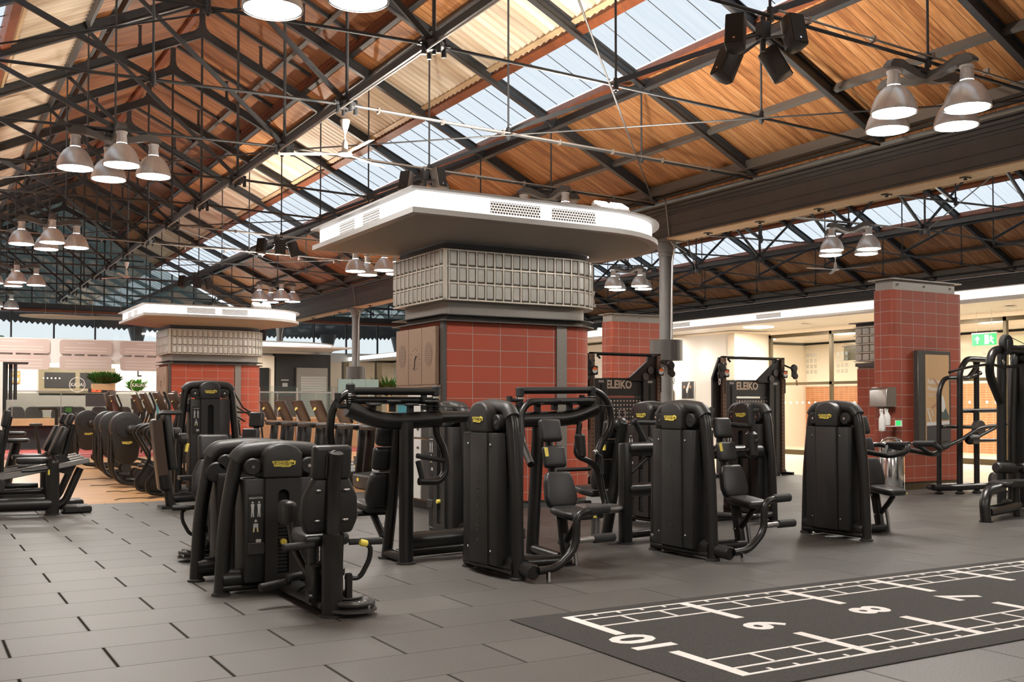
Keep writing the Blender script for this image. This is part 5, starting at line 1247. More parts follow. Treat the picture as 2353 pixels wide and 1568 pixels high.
# attachments hung on the first rig's pegboard
b = B(); b.tube([(11.55, 15.80, 1.36), (11.55, 15.80, 1.22), (11.69, 15.80, 1.22), (11.69, 15.80, 1.36)], .012, fil=.02, seg=6, closed=True); tag(b.obj('cable_attachment', 'steel'), 'square metal pull handle hung on the pegboard of the left cable rig', 'handle')
b = B(); b.tube([(11.70, 15.76, 1.05), (11.85, 15.76, 1.16), (12.15, 15.76, 1.18), (12.32, 15.76, 1.10)], .016, fil=.05, seg=8); tag(b.obj('pulldown_bar', 'black_metal'), 'bent black pull bar hung low on the left cable rig', 'bar')
t = thing('triceps_rope', 'dark rope attachment with white end hanging at the left of the left cable rig', 'rope', (11.22, 15.74, 0))
for s in (-.05, .05):
    b = B(); b.tube([(0, 0, 1.40), (s, 0, 1.3), (s, 0, .93)], .022, fil=.03, seg=8); b.obj('rope_strand', 'rubber', t)
    b = B(); b.sphere((s, 0, .92), .035, seg=8); b.obj('rope_knob', 'rubber', t)
b = B(); b.tube([(0, 0, 1.46), (.02, 0, 1.42), (0, 0, 1.38), (-.02, 0, 1.42)], .007, seg=6, closed=True); b.obj('clip', 'chrome', t)

# ================================================================ RIGHT HAND FRAMES
t = thing('row_machine_frame', 'open black tube frame with tall uprights beside the Reformer Pilates poster', 'gym machine', (14.9, 11.1, 0))
def w(name, mat, pts, r, fil=.1, **kw): b = W(); b.tube(pts, r, fil=fil, seg=12, **kw); b.part(t, name, mat)
w('upright', 'black_metal', [(14.60, 11.15, .04), (14.62, 11.15, 1.70), (14.75, 11.15, 1.90), (15.15, 11.15, 1.91), (15.3, 11.1, 1.91), (15.62, 11.1, 2.0)], .040)
w('upright', 'black_metal', [(14.92, 11.0, .04), (14.95, 11.0, 2.02), (15.12, 11.0, 2.22), (15.55, 11.0, 2.22), (15.75, 11.0, 2.2)], .048)
w('upright', 'black_metal', [(15.29, 10.95, .04), (15.29, 10.95, 1.36)], .045)
w('upright', 'black_metal', [(15.50, 11.1, .04), (15.52, 11.1, 2.12), (15.42, 11.05, 2.2)], .045)
w('top_curve', 'black_metal', [(14.97, 11.02, 1.93), (15.2, 11.05, 1.88), (15.40, 11.05, 2.05), (15.52, 11.05, 2.22)], .038)
w('cross_bar', 'black_metal', [(14.92, 11.0, 1.36), (16.1, 11.0, 1.37)], .036); w('cross_bar', 'black_metal', [(14.62, 11.1, 1.10), (15.4, 11.1, 1.09)], .032); w('cross_bar', 'black_metal', [(15.3, 11.1, .86), (16.1, 11.1, .86)], .03)
w('swing_arm', 'black_metal', [(14.40, 10.9, .78), (14.85, 10.9, .90), (15.30, 10.9, 1.08), (16.0, 10.9, 1.13)], .034); w('swing_arm', 'black_metal', [(15.25, 10.9, .93), (16.0, 10.9, 1.17)], .03)
b = W(); b.cyl((14.36, 10.9, .77), (14.50, 10.9, .81), .046, seg=12, bev=.01); b.part(t, 'grip', 'rubber')
b = W(); b.cyl((15.32, 10.88, 1.08), (15.32, 10.98, 1.08), .13, seg=24, bev=.01); b.part(t, 'pulley_cover', 'dark_steel')
b = W(); b.cyl((15.0, 10.9, .90), (15.22, 10.9, .90), .09, seg=18, bev=.03); b.part(t, 'roller_pad', 'pad')
for x, y in ((15.60, 10.8), (15.95, 10.8)): b = W(); b.cyl((x, y, .22), (x, y + .08, .22), .13, seg=24, bev=.01); b.part(t, 'foot_plate', 'dark_steel')
w('base_tube', 'black_metal', [(14.40, 11.1, .12), (14.5, 11.3, .12), (15.6, 11.3, .10)], .05); w('base_tube', 'black_metal', [(14.40, 11.1, .12), (14.6, 10.95, .12), (15.9, 10.85, .12)], .055)
b = W(); 
for x, y in ((14.60, 11.15), (14.92, 11.0), (15.29, 10.95), (15.50, 11.1), (15.9, 10.85)): b.cyl((x, y, 0), (x, y, .03), .07, seg=14)
b.part(t, 'foot', 'grey_plastic')

t = thing('lat_pulldown_machine', 'tall black pulldown machine with long curved bar and low seat at the right edge', 'gym machine', (13.2, 9.0, 0))
w('main_column', 'black_metal', [(13.10, 9.0, .02), (13.12, 9.0, 1.55), (13.14, 9.0, 2.20)], .062)
w('fork_arm', 'black_metal', [(13.10, 9.0, 1.50), (12.80, 8.95, 1.85), (12.72, 8.9, 2.02), (12.80, 8.9, 2.20), (13.1, 8.9, 2.24), (13.8, 8.95, 2.22)], .058, .12)
w('lat_bar', 'black_metal', [(11.88, 8.9, 1.89), (12.3, 8.9, 1.97), (12.75, 8.9, 2.02), (12.95, 8.9, 1.985), (13.2, 8.9, 1.985), (13.5, 8.9, 2.03), (14.3, 8.9, 1.92)], .018)
b = W(); b.cyl((13.0, 8.80, 2.31), (13.0, 8.88, 2.31), .115, seg=26, bev=.012); b.box((13.0, 8.84, 2.25), (.07, .1, .2), bev=.01, seg=1); b.part(t, 'front_pulley', 'rubber')
b = W(); b.cyl((12.97, 8.84, 2.20), (12.97, 8.86, 2.03), .006, seg=6); b.cyl((13.0, 8.84, 2.42), (13.55, 8.9, 2.30), .005, seg=6); b.part(t, 'cable', 'rubber')
b = W(); b.tube([(12.97, 8.86, 2.10), (12.95, 8.86, 2.05), (12.97, 8.86, 2.0), (12.99, 8.86, 2.05)], .009, seg=6, closed=True); b.part(t, 'snap_hook', 'chrome')
t.location = (13.2, 9.0, 0)
tower(t, T(.62, .05, 0), 2.30, 'front', 'back', half=.42, word='LAT MACHINE')
b = W(); b.cyl((12.62, 8.75, .62), (12.98, 8.75, .60), .075, seg=20, bev=.02); b.part(t, 'thigh_roller', 'pad')
b = W(); b.cyl((13.17, 8.75, .59), (13.6, 8.75, .57), .075, seg=20, bev=.02); b.part(t, 'thigh_roller', 'pad')
b = W(); b.cyl((12.9, 8.75, .60), (13.2, 8.75, .59), .03, seg=10); b.box((13.1, 8.8, .5), (.1, .1, .3)); b.part(t, 'roller_shaft', 'black_metal')
b = W(); shaped_pad(b, fr((12.45, 8.38, .44), (1, 0, 0), (0, 1, 0)), [(-.34, -.12), (-.26, -.17), (.05, -.13), (.34, -.19), (.40, 0), (.34, .19), (.05, .13), (-.26, .17), (-.34, .12)], .075, .03); b.part(t, 'seat', 'pad')
b = W(); b.tube([(11.62, 8.20, 0), (11.62, 8.22, .25), (11.75, 8.26, .38), (12.15, 8.35, .40)], .065, fil=.16, seg=14); b.lathe([(.08, 0), (.08, .018)], c=(11.62, 8.2, 0), seg=18); b.part(t, 'seat_leg', 'black_metal')
b = W(); b.tube([(12.55, 8.42, .38), (12.56, 8.42, 0)], .05, seg=12); b.part(t, 'seat_leg', 'black_metal')
b = W(); b.tube([(11.70, 8.24, .12), (12.6, 8.44, .14)], .07, seg=14); b.tube([(12.6, 8.44, .14), (13.15, 9.0, .10)], .06, seg=12); b.tube([(13.0, 8.95, .06), (14.2, 9.05, .06)], .05, seg=12); b.part(t, 'floor_beam', 'black_metal')

# ================================================================ LEFT SIDE: LEG PRESS PAIR, BACK MACHINE, TALL TOWER
def legpress(dx, dy, label):
    t = thing('leg_press_machine', label, 'gym machine', (1.4 + dx, 15.0 + dy, 0), group='leg press machines at the left edge')
    M_ = lambda *p: [(x + dx, y + dy, z) for x, y, z in p]
    b = W(); b.tube(M_((1.68, 14.98, 0), (1.68, 14.98, .68)), .085, seg=20); b.sphere(M_((1.68, 14.98, .68))[0], .085, seg=16); b.part(t, 'front_post', 'black_metal')
    b = W(); b.lathe([(.10, 0), (.10, .018)], c=M_((1.68, 14.98, 0))[0], seg=20); b.part(t, 'foot', 'grey_plastic')
    b = W(); b.tube(M_((1.66, 14.98, .15), (-.4, 15.05, .16)), .09, seg=16); b.tube(M_((1.6, 15.3, .30), (-.4, 15.35, .30)), .045, seg=12); b.part(t, 'floor_beam', 'black_metal')
    for y in (14.96, 15.42):
        b = W(); b.box((0, 0, 0), (1.45, .05, .07), bev=.01, seg=1, mtx=T(*M_((1.42, y, .58))[0]) @ Matrix.Rotation(-.19, 4, 'Y')); b.part(t, 'slide_rail', 'alu_dark')
        b = W(); b.box((0, 0, .026), (1.44, .018, .03), mtx=T(*M_((1.42, y, .58))[0]) @ Matrix.Rotation(-.19, 4, 'Y')); b.part(t, 'rail_channel', 'chrome')
    b = W(); b.tube(M_((2.05, 15.2, .60), (1.85, 15.2, .12), (1.65, 15.2, .05)), .05, fil=.1, seg=12); b.box(M_((2.0, 15.2, .05))[0], (.36, .4, .09), bev=.02, seg=1); b.part(t, 'rear_leg', 'black_metal')
    b = W(); b.prism([(-.1, -.1), (.12, -.16), (.2, -.05), (.05, .12), (-.06, .1)], .04, fr(M_((1.78, 15.1, .68))[0], (1, 0, 0))); b.part(t, 'seat_bracket', 'black_metal')
    b = W(); shaped_pad(b, fr(M_((1.44, 15.1, .72))[0], (1, 0, 0), (0, 1, 0)), [(-.2, -.13), (.12, -.16), (.2, -.1), (.2, .1), (.12, .16), (-.2, .13)], .08); b.part(t, 'seat', 'pad')
    up = Vector((.42, 0, .9)).normalized(); 
    b = W(); shaped_pad(b, fr(M_((1.76, 15.1, .98))[0], (0, -1, 0), up), [(-.13, -.2), (.13, -.2), (.19, -.05), (.17, .2), (-.17, .2), (-.19, -.05)], .09); b.part(t, 'backrest', 'pad')
    b = W(); pad(b, fr(M_((1.90, 15.1, 1.26))[0], (0, -1, 0), up), .26, .16, .08); b.part(t, 'headrest', 'pad')
    b = W(); b.tube(M_((1.80, 15.1, .62), (1.94, 15.1, 1.2)), .04, seg=10); b.tube(M_((1.62, 14.92, .62), (1.45, 14.92, .60), (1.3, 14.92, .60)), .022, seg=8); b.part(t, 'back_support', 'black_metal')
    b = W(); b.box(M_((1.64, 14.92, .57))[0], (.05, .02, .07), rz=.4); b.part(t, 'adjust_lever', 'yellow')
    b = W(); b.cyl(M_((1.02, 14.85, .42))[0], M_((1.02, 14.95, .42))[0], .09, seg=20, bev=.01); b.part(t, 'carriage_wheel', 'black_plastic')
    b = W(); b.box(M_((.72, 15.2, .85))[0], (.08, .6, .7), ry=.3, bev=.01, seg=1); b.part(t, 'foot_plate', 'dark_steel')
    return t
legpress(0, 0, 'low black leg press with slanted rails and thick front post at the left edge')
legpress(.04, 1.05, 'second leg press standing just behind the one with the thick front post')
t = thing('recline_seat', 'upright black backrest and small pad cut off by the left edge of the view', 'gym machine', (1.2, 15.75, 0))
b = W(); pad(b, fr((1.17, 15.75, 1.27), (0, -1, 0), Vector((.15, 0, 1)).normalized()), .26, .24, .09); b.part(t, 'headrest', 'pad')
b = W(); pad(b, fr((1.08, 15.75, .95), (0, -1, 0), Vector((.15, 0, 1)).normalized()), .34, .34, .09); b.part(t, 'backrest', 'pad')
b = W(); b.tube([(1.22, 15.75, 1.3), (1.12, 15.75, .8), (1.1, 15.75, 0)], .04, seg=10); b.part(t, 'backrest_post', 'black_metal')
b = W(); shaped_pad(b, fr((1.37, 16.8, 1.04), (1, 0, 0), (0, 1, 0)), [(-.16, -.14), (.12, -.14), (.16, 0), (.12, .14), (-.16, .14)], .06); b.part(t, 'arm_pad', 'pad')
b = W(); shaped_pad(b, fr((1.38, 16.4, .95), (1, 0, 0), (0, 1, 0)), [(-.16, -.14), (.12, -.14), (.16, 0), (.12, .14), (-.16, .14)], .06); b.part(t, 'arm_pad', 'pad')
b = W(); b.tube([(1.38, 16.6, .92), (1.28, 16.6, .5), (1.2, 16.6, 0)], .07, seg=10, flat=1.3); b.tube([(1.2, 16.6, .1), (1.1, 15.75, .1)], .05, seg=10); b.part(t, 'pad_post', 'black_metal')

t = thing('padded_panel_machine', 'black machine with a tall slanted padded panel standing left of the tall logo tower', 'gym machine', (3.2, 15.1, 0))
up = Vector((-.13, 0, 1)).normalized()
b = W(); b.box((0, 0, 0), (.15, .30, 1.02), bev=.05, seg=3, mtx=fr((3.08, 15.1, .76), (1, 0, 0)) @ Matrix.Rotation(.12, 4, 'Z') @ Matrix.Rotation(PI / 2, 4, 'X')); b.part(t, 'panel_frame', 'black_metal')
b = W(); b.box((0, 0, 0), (.13, .012, .78), bev=.004, seg=1, mtx=T(3.055, 14.945, .86) @ Matrix.Rotation(-.12, 4, 'Y')); b.part(t, 'panel_face', 'console')
b = W(); b.box((0, 0, 0), (.12, .34, .80), bev=.05, seg=3, mtx=T(3.20, 15.12, .94) @ Matrix.Rotation(-.12, 4, 'Y')); b.part(t, 'long_pad', 'pad')
b = W(); b.tube([(3.24, 15.1, 0), (3.16, 15.1, .55)], .07, seg=12); b.box((3.22, 15.1, .02), (.28, .3, .04)); b.tube([(3.24, 15.1, .14), (3.9, 15.3, .14)], .07, seg=14); b.box((3.55, 15.15, .42), (.4, .2, .06), bev=.01, seg=1); b.part(t, 'base', 'black_metal')
b = W(); b.cyl((3.30, 14.95, .98), (3.42, 14.95, .98), .085, seg=18, bev=.02); b.part(t, 'roller_pad', 'pad')
b = W(); b.cyl((3.3, 15.35, 1.05), (3.42, 15.35, 1.05), .085, seg=18, bev=.02); b.part(t, 'roller_pad', 'pad')
b = W(); b.tube([(3.02, 14.98, 1.22), (3.02, 14.98, 1.34), (3.35, 14.98, 1.34)], .022, fil=.06, seg=10); b.tube([(3.1, 15.25, 1.22), (3.1, 15.25, 1.36), (3.4, 15.25, 1.36)], .022, fil=.06, seg=10); b.part(t, 'top_handle', 'black_metal')
b = W(); b.cyl((3.40, 14.92, .80), (3.42, 14.92, .92), .025, seg=10); b.part(t, 'yellow_grip', 'yellow')
t = thing('tall_selector_machine', 'tall black tower with yellow plate in front of the far kiosk', 'gym machine', (4.02, 16.2, 0))
tower(t, Matrix.Identity(4), 1.82, 'front', 'back', half=.46, word='LEG PRESS')
b = B(); b.cyl((-.22, -.12, 1.42), (-.22, .1, 1.42), .08, seg=20, bev=.01); b.cyl((-.36, -.0, 1.42), (-.36, .1, 1.42), .08, seg=20, bev=.01); b.obj('side_pulley', 'black_plastic', t)
t = thing('seated_row_pads', 'two stacked black pads on a slanted post between the tall tower and the treadmills', 'gym machine', (4.2, 14.5, 0))
up = Vector((.12, .12, 1)).normalized()
b = B(); pad(b, fr((.08, 0, 1.25), (.7, -.7, 0), up), .22, .22, .09); b.obj('headrest', 'pad', t)
b = B(); pad(b, fr((-.02, -.05, 1.0), (.7, -.7, 0), up), .26, .26, .09); b.obj('backrest', 'pad', t)
b = B(); b.tube([(.12, .05, 1.3), (.02, .02, .8), (0, 0, 0)], .04, seg=10); b.cyl((0, 0, 0), (0, 0, .02), .12, seg=16); b.obj('post', 'black_metal', t)

# ================================================================ CARDIO MACHINES
def cross_trainer():
    t = thing('cross_trainer', 'x', 'cross trainer', (0, 0, 0), group='cross trainers with round topped shrouds')
    p = [(.27 * math.cos(a), 1.07 + .27 * math.sin(a)) for a in [-.55 + (PI + 1.1) * i / 18 for i in range(19)]] + [(-.21, .62), (-.18, .50), (-.08, .42), (.08, .42), (.18, .50), (.21, .62)]
    b = B(); b.prism(p, .26, T(0, .13, 0) @ Matrix.Rotation(PI / 2, 4, 'X'), bev=.03, seg=2); s_ = b.obj('shroud', 'black_plastic', t)
    b = B(); b.lathe([(.19, 0), (.185, .012), (.17, .014)], mtx=T(0.0, -.13, 1.07) @ Matrix.Rotation(PI / 2, 4, 'X'), seg=30); b.obj('shroud_ring', 'black_plastic', s_)
    plate(t, fr((.0, -.134, .80), (1, 0, 0)), .95)
    b = B(); b.tube([(-.22, 0, .95), (-.23, 0, .35), (-.12, 0, .10), (.15, 0, .06), (1.2, 0, .06)], .032, fil=.14, seg=12); b.tube([(-.22, .25, .9), (-.23, .25, .35), (-.1, .25, .1), (1.2, .25, .06)], .032, fil=.14, seg=10); b.box((.35, .1, .03), (.3, .7, .06), bev=.015, seg=1); b.box((1.2, .1, .03), (.2, .7, .06), bev=.015, seg=1); b.obj('frame_loop', 'black_metal', t)
    b = B(); b.tube([(.05, -.16, 1.03), (.62, -.16, 1.03)], .075, seg=16, flat=1); b.sphere((.05, -.16, 1.03), .075, seg=12); b.obj('side_arm', 'black_plastic', t)
    b = B(); b.tube([(.55, .05, .85), (.72, .05, 1.25), (.66, .05, 1.4)], .05, fil=.1, seg=10); b.obj('console_post', 'black_metal', t)
    b = B(); b.box((0, 0, 0), (.06, .46, .42), bev=.02, seg=2, mtx=T(.60, .05, 1.50) @ Matrix.Rotation(-.42, 4, 'Y')); c_ = b.obj('console', 'console', t)
    b = B(); b.cyl((.545, .08, 1.56), (.540, .08, 1.565), .04, seg=14); b.obj('console_logo', 'yellow', c_)
    for s in (-.2, .3):
        b = B(); b.tube([(.45, s, .55), (.60, s, 1.05), (.72, s, 1.42), (.64, s, 1.62), (.60, s, 1.70)], .022, fil=.08, seg=8); b.obj('swing_handle', 'black_metal', t)
        b = B(); b.box((.75, s * .7 + .05, .30), (.42, .14, .05), ry=.25, bev=.01, seg=1); b.obj('pedal', 'black_plastic', t)
        b = B(); b.cyl((.2, s * .7, .25), (.2, s * .7 + .03, .25), .09, seg=16); b.obj('wheel', 'black_plastic', t)
    return t
ct = cross_trainer(); ct.location = (3.33, 19.2, 0); ct['label'] = 'nearest cross trainer in the left row, round shroud with a yellow plate'
dup(ct, (3.42, 20.9, 0), 0, 'second cross trainer in the left row, mostly hidden by the nearest one')
dup(ct, (3.57, 22.6, 0), 0, 'third cross trainer in the left row, only the edge of its shroud showing')
dup(ct, (3.60, 25.6, 0), 0, 'cross trainer standing apart from the row beside the red track')
def stepper():
    t = thing('climbing_trainer', 'x', 'climbing trainer', (0, 0, 0), group='looped frame trainers')
    b = B(); b.tube([(.15, -.12, 1.14), (-.02, -.12, 1.12), (-.12, -.12, 1.02), (.12, -.12, .62), (.0, -.12, .40), (-.14, -.12, .22), (-.10, -.12, .06), (.2, -.12, .03), (1.1, -.12, .04)], .026, fil=.12, seg=10)
    b.tube([(.15, .22, 1.14), (-.02, .22, 1.12), (-.12, .22, 1.02), (.12, .22, .62), (.25, .22, .3)], .026, fil=.12, seg=10); b.obj('loop_frame', 'black_metal', t)
    p = [(-.13, .20), (-.05, .36), (.06, .50), (.2, .40), (.32, .18), (.22, .05), (.02, .03), (-.1, .08)]
    b = B(); b.prism(p, .16, T(.02, .08, 0) @ Matrix.Rotation(PI / 2, 4, 'X'), bev=.03, seg=2); b.obj('teardrop_shroud', 'black_plastic', t)
    b = B(); b.box((.55, .05, .05), (.9, .5, .08), bev=.02, seg=1); b.cyl((.35, -.15, .35), (.35, .2, .35), .13, seg=20); b.obj('base', 'rubber', t)
    b = B(); b.tube([(.35, .05, .4), (.50, .05, 1.0), (.62, .05, 1.38)], .045, seg=10); b.obj('console_post', 'black_metal', t)
    b = B(); b.box((0, 0, 0), (.06, .46, .44), bev=.02, seg=2, mtx=T(.56, .05, 1.46) @ Matrix.Rotation(-.42, 4, 'Y')); c_ = b.obj('console', 'console', t)
    b = B(); b.cyl((.505, .08, 1.53), (.50, .08, 1.535), .04, seg=14); b.obj('console_logo', 'yellow', c_)
    b = B(); b.tube([(.75, -.2, .3), (.72, -.2, 1.2), (.60, -.2, 1.62)], .02, seg=8); b.tube([(.75, .3, .3), (.72, .3, 1.2), (.60, .3, 1.62)], .02, seg=8); b.obj('hand_bars', 'rubber', t)
    return t
s0 = stepper(); s0.location = (3.38, 17.95, 0); s0['label'] = 'looped frame trainer standing next to the nearest cross trainer'
dup(s0, (3.40, 17.15, 0), 0, 'looped frame trainer just behind the tall slanted padded panel')
def treadmill():
    t = thing('treadmill', 'x', 'treadmill', (0, 0, 0), group='row of treadmills behind the machines')
    b = B(); p = [(-.42, 0), (.42, 0), (.42, 1.02), (.36, 1.10), (-.36, 1.10), (-.42, 1.02)]; q = [(-.31, 0), (.31, 0), (.31, .96), (.27, 1.0), (-.27, 1.0), (-.31, .96)]
    for s in (-1, 1): b.box((.10, s * .37, .52), (.17, .085, 1.04), ry=.10, bev=.025, seg=2)
    b.box((.03, 0, 1.06), (.20, .82, .085), bev=.03, seg=2); b.obj('arch_frame', 'black_metal', t)
    b = B()
    for s in (-1, 1): b.tube([(.04, s * .37, 1.07), (.5, s * .37, 1.06), (.8, s * .37, .98)], .035, seg=10, flat=1.2)
    b.obj('side_handrails', 'black_metal', t)
    b = B(); b.box((0, 0, 0), (.06, .60, .46), bev=.025, seg=2, mtx=T(-.12, 0, 1.34) @ Matrix.Rotation(-.42, 4, 'Y')); c_ = b.obj('console', 'console', t)
    b = B(); b.cyl((-.19, .08, 1.39), (-.196, .08, 1.393), .05, seg=16); b.box((-.19, .08, 1.39), (.01, .13, .03), ry=-.42); b.obj('console_logo', 'yellow', c_)
    b = B(); b.box((.05, 0, .15), (.50, .78, .26), ry=-.06, bev=.05, seg=3); m_ = b.obj('motor_cover', 'grey_plastic', t)
    b = B(); b.cyl((-.20, .1, .17), (-.208, .1, .17), .035, seg=14); b.box((-.204, .1, .17), (.008, .09, .03)); b.obj('motor_logo', 'yellow', m_)
    b = B(); b.box((1.05, 0, .16), (1.6, .56, .05)); 
    b.obj('deck', 'rubber', t)
    b = B()
    for k in range(14): b.box((.35 + k * .11, 0, .188), (.07, .54, .006))
    b.obj('belt_slats', 'belt_grey', t)
    for s in (-1, 1): b = B(); b.box((1.05, s * .34, .13), (1.75, .10, .14), bev=.03, seg=2); b.obj('side_rail', 'black_plastic', t)
    b = B(); b.box((.0, -.39, .45), (.10, .006, .13), ry=.1); b.box((.0, -.39, .525), (.10, .007, .03), ry=.1); b.obj('warning_label', 'label_grey', t)
    b = B(); b.box((.25, 0, .33), (.06, .5, .02)); b.obj('yellow_stripe', 'yellow', t)
    return t
tm = treadmill(); tys = [16.75, 17.83, 19.0, 20.1, 21.2, 22.3]
tl = ['nearest treadmill, directly behind the chest fly machine', 'second treadmill of the row', 'third treadmill of the row, counted from the kiosk side', 'fourth treadmill of the row, counted from the kiosk side', 'fifth treadmill of the row, next to the last', 'last treadmill of the row, nearest the far kiosk']
tm.location = (6.95, tys[0], 0); tm['label'] = tl[0]
for y, lb in zip(tys[1:], tl[1:]): dup(tm, (6.95, y, 0), 0, lb)
def stair(loc, label):
    t = thing('stair_climber', label, 'stair climber', loc, group='stair climbers before the far kiosk')
    b = B(); b.prism([(-.35, 0), (1.1, 0), (1.1, .3), (.2, .75), (-.2, .75)], .62, T(0, .31, 0) @ Matrix.Rotation(PI / 2, 4, 'X'), bev=.03, seg=1); b.obj('body', 'grey_plastic', t)
    b = B(); b.box((0, 0, 0), (.05, .5, .42), bev=.02, seg=1, mtx=T(-.05, 0, 1.62) @ Matrix.Rotation(-.42, 4, 'Y')); c_ = b.obj('console', 'console', t)
    b = B(); b.cyl((-.12, .08, 1.68), (-.125, .08, 1.683), .045, seg=14); b.obj('console_logo', 'yellow', c_)
    for s in (-.24, .24):
        b = B(); b.tube([(-.1, s, .7), (.0, s, 1.25), (.0, s, 1.5)], .035, seg=8); b.tube([(.0, s, 1.3), (.55, s, 1.28), (.75, s, 1.0), (.8, s, .5)], .024, seg=8); b.tube([(.1, s, 1.75), (.3, s, 1.4), (.9, s, 1.05)], .02, seg=8); b.obj('handrail', 'black_metal', t)
    return t
stair((6.55, 24.6, 0), 'stair climber with tilted console standing nearer, before the far tiled kiosk')
stair((6.35, 25.8, 0), 'second stair climber, just left of the nearer one')
stair((5.95, 26.9, 0), 'third stair climber, partly hidden behind the tall tower')
# electric leads on the oak floor
for i, (x, y) in enumerate(((3.35, 18.6), (3.3, 20.2), (3.35, 21.9), (3.2, 17.1))):
    b = B(); pts = [(x - .45 + .14 * k + .03 * math.sin(k * 2.1 + i), y - .25 + .1 * math.cos(k * 1.7 + i), .008 + .01 * (k % 2)) for k in range(7)]; b.tube(pts, .007, fil=.05, seg=6); tag(b.obj('power_lead', 'rubber'), 'thin black power lead curling over the oak floor, %s' % ('by the nearest cross trainer', 'by the second cross trainer', 'by the third cross trainer', 'by the looped trainers')[i], 'cable')
# free equipment by the red track
t = thing('exercise_bike', 'dark exercise bike with small green display near the red track', 'exercise bike', (3.1, 27.5, 0))
b = B(); b.tube([(-.4, 0, .1), (.1, 0, .5), (.3, 0, 1.25)], .04, seg=8); b.tube([(-.3, 0, .2), (-.4, 0, .95)], .04, seg=8); b.cyl((.3, -.06, .4), (.3, .06, .4), .28, seg=24); b.box((0, 0, .04), (1.1, .5, .06)); b.obj('frame', 'black_metal', t)
b = B(); b.box((.32, -.03, 1.34), (.2, .04, .17)); d_ = b.obj('display', 'rubber', t)
b = B(); b.box((.32, -.055, 1.34), (.15, .01, .12)); b.obj('display_screen', 'leaf', d_)
b = B(); b.box((-.4, 0, .98), (.28, .2, .07), bev=.03, seg=2); b.obj('saddle', 'pad', t)
b = B(); b.tube([(.3, -.28, 1.2), (.4, -.2, 1.25), (.3, 0, 1.25), (.4, .2, 1.25), (.3, .28, 1.2)], .02, seg=8); b.obj('handlebar', 'rubber', t)
t = thing('rig_post_bar', 'thin black upright with a short arm in front of the glass partition', 'stand', (2.9, 27.0, 0))
b = B(); b.tube([(.2, 0, 0), (.2, 0, 1.38), (-.2, 0, 1.38)], .04, fil=.03, seg=8); b.box((.1, 0, .05), (.9, .4, .08)); b.obj('upright', 'black_metal', t)
t = thing('screen_machine', 'black machine with a slim tilted screen standing behind the cross trainers', 'cardio machine', (5.3, 33.5, 0))
b = B(); b.box((0, 0, 1.55), (.12, .5, .6), ry=-.2, bev=.03, seg=2); b.obj('console', 'console', t)
b = B(); b.tube([(0, 0, 0), (.05, 0, .9), (0, 0, 1.4)], .06, seg=8); b.box((.2, 0, .1), (1.2, .6, .2), bev=.03, seg=1); b.obj('body', 'black_plastic', t)
t = thing('dumbbell_rack', 'low rack holding a row of round black dumbbells near the bench wall', 'rack', (5.2, 36.3, 0))
b = B(); b.box((0, 0, 1.02), (1.9, .3, .05)); b.box((0, 0, .6), (1.9, .3, .05)); b.box((-.9, 0, .5), (.06, .3, 1.05)); b.box((.9, 0, .5), (.06, .3, 1.05)); b.obj('rack_frame', 'black_metal', t)
for k in range(9):
    q = thing('dumbbell', '%s round black dumbbell from the end of the low rack top shelf' % ORD[k], 'dumbbell', (4.42 + k * .195, 36.3, 1.13), group='dumbbells on the low rack')
    b = B(); b.cyl((0, -.13, 0), (0, -.04, 0), .08, seg=12, bev=.01); b.cyl((0, .04, 0), (0, .13, 0), .08, seg=12, bev=.01); b.obj('weight_head', 'rubber', q)
    b = B(); b.cyl((0, -.05, 0), (0, .05, 0), .02, seg=8); b.obj('handle', 'chrome', q)

# ================================================================ FAR LEFT: CAFE BEHIND GLASS, SIGN BOARDS, PLANTS
wallbox('bench_wall', (6.0, 38.2, .38), (18, .25, .76), 'charcoal')
b = B(); b.box((6.0, 38.1, .89), (18, .5, .24)); tag(b.obj('bench_top', 'oak'), 'long pale timber bench ledge on the dark low wall behind the red track', 'bench')
wallbox('cafe_fascia_wall', (3.1, 38.76, 3.33), (10.4, .12, .84), 'white_paint')
wallbox('cafe_ceiling', (6.0, 40.7, 3.72), (18.5, 3.9, .06), 'white_paint')
wallbox('cafe_wall', (6.0, 42.6, 1.95), (18.5, .2, 3.9), 'white_paint')
wallbox('cafe_dado_wall', (6.0, 42.45, .95), (18.5, .1, 1.9), 'soffit')
WN[0] += 1
b = B(); b.box((6.0, 38.0, 1.46), (18, .015, .95)); gp = struct(b.obj('window_%d' % WN[0], 'frost'))
b = B(); b.box((6.0, 38.0, 1.93), (18, .05, .03))
for k in range(-3, 12): b.box((k * 1.5, 38.0, 1.45), (.02, .03, .95))
b.obj('glass_rail', 'conduit', gp)
for i, (x, lab) in enumerate(((5.0, 'left'), (6.98, 'right'))):
    t = thing('round_glass_sign', 'white ring sign reading KAUAI on the glass partition, %s' % ('before the beige menu frame' if i == 0 else 'in front of the bright green plant'), 'sign', (x, 37.95, 2.15), group='ring signs on the glass')
    b = B(); n = 36; b.rings([[(.26 * math.cos(2 * PI * k / n), 0, .26 * math.sin(2 * PI * k / n)) for k in range(n)], [(.235 * math.cos(2 * PI * k / n), 0, .235 * math.sin(2 * PI * k / n)) for k in range(n)]], cap=False); b.obj('ring', 'sign_plain', t)
    b = B(); text(b, 'KAUAI', .17, fr((0, -.005, 0), (1, 0, 0)), depth=.002, bold=.002, sx=.85); b.obj('lettering', 'sign_plain', t)
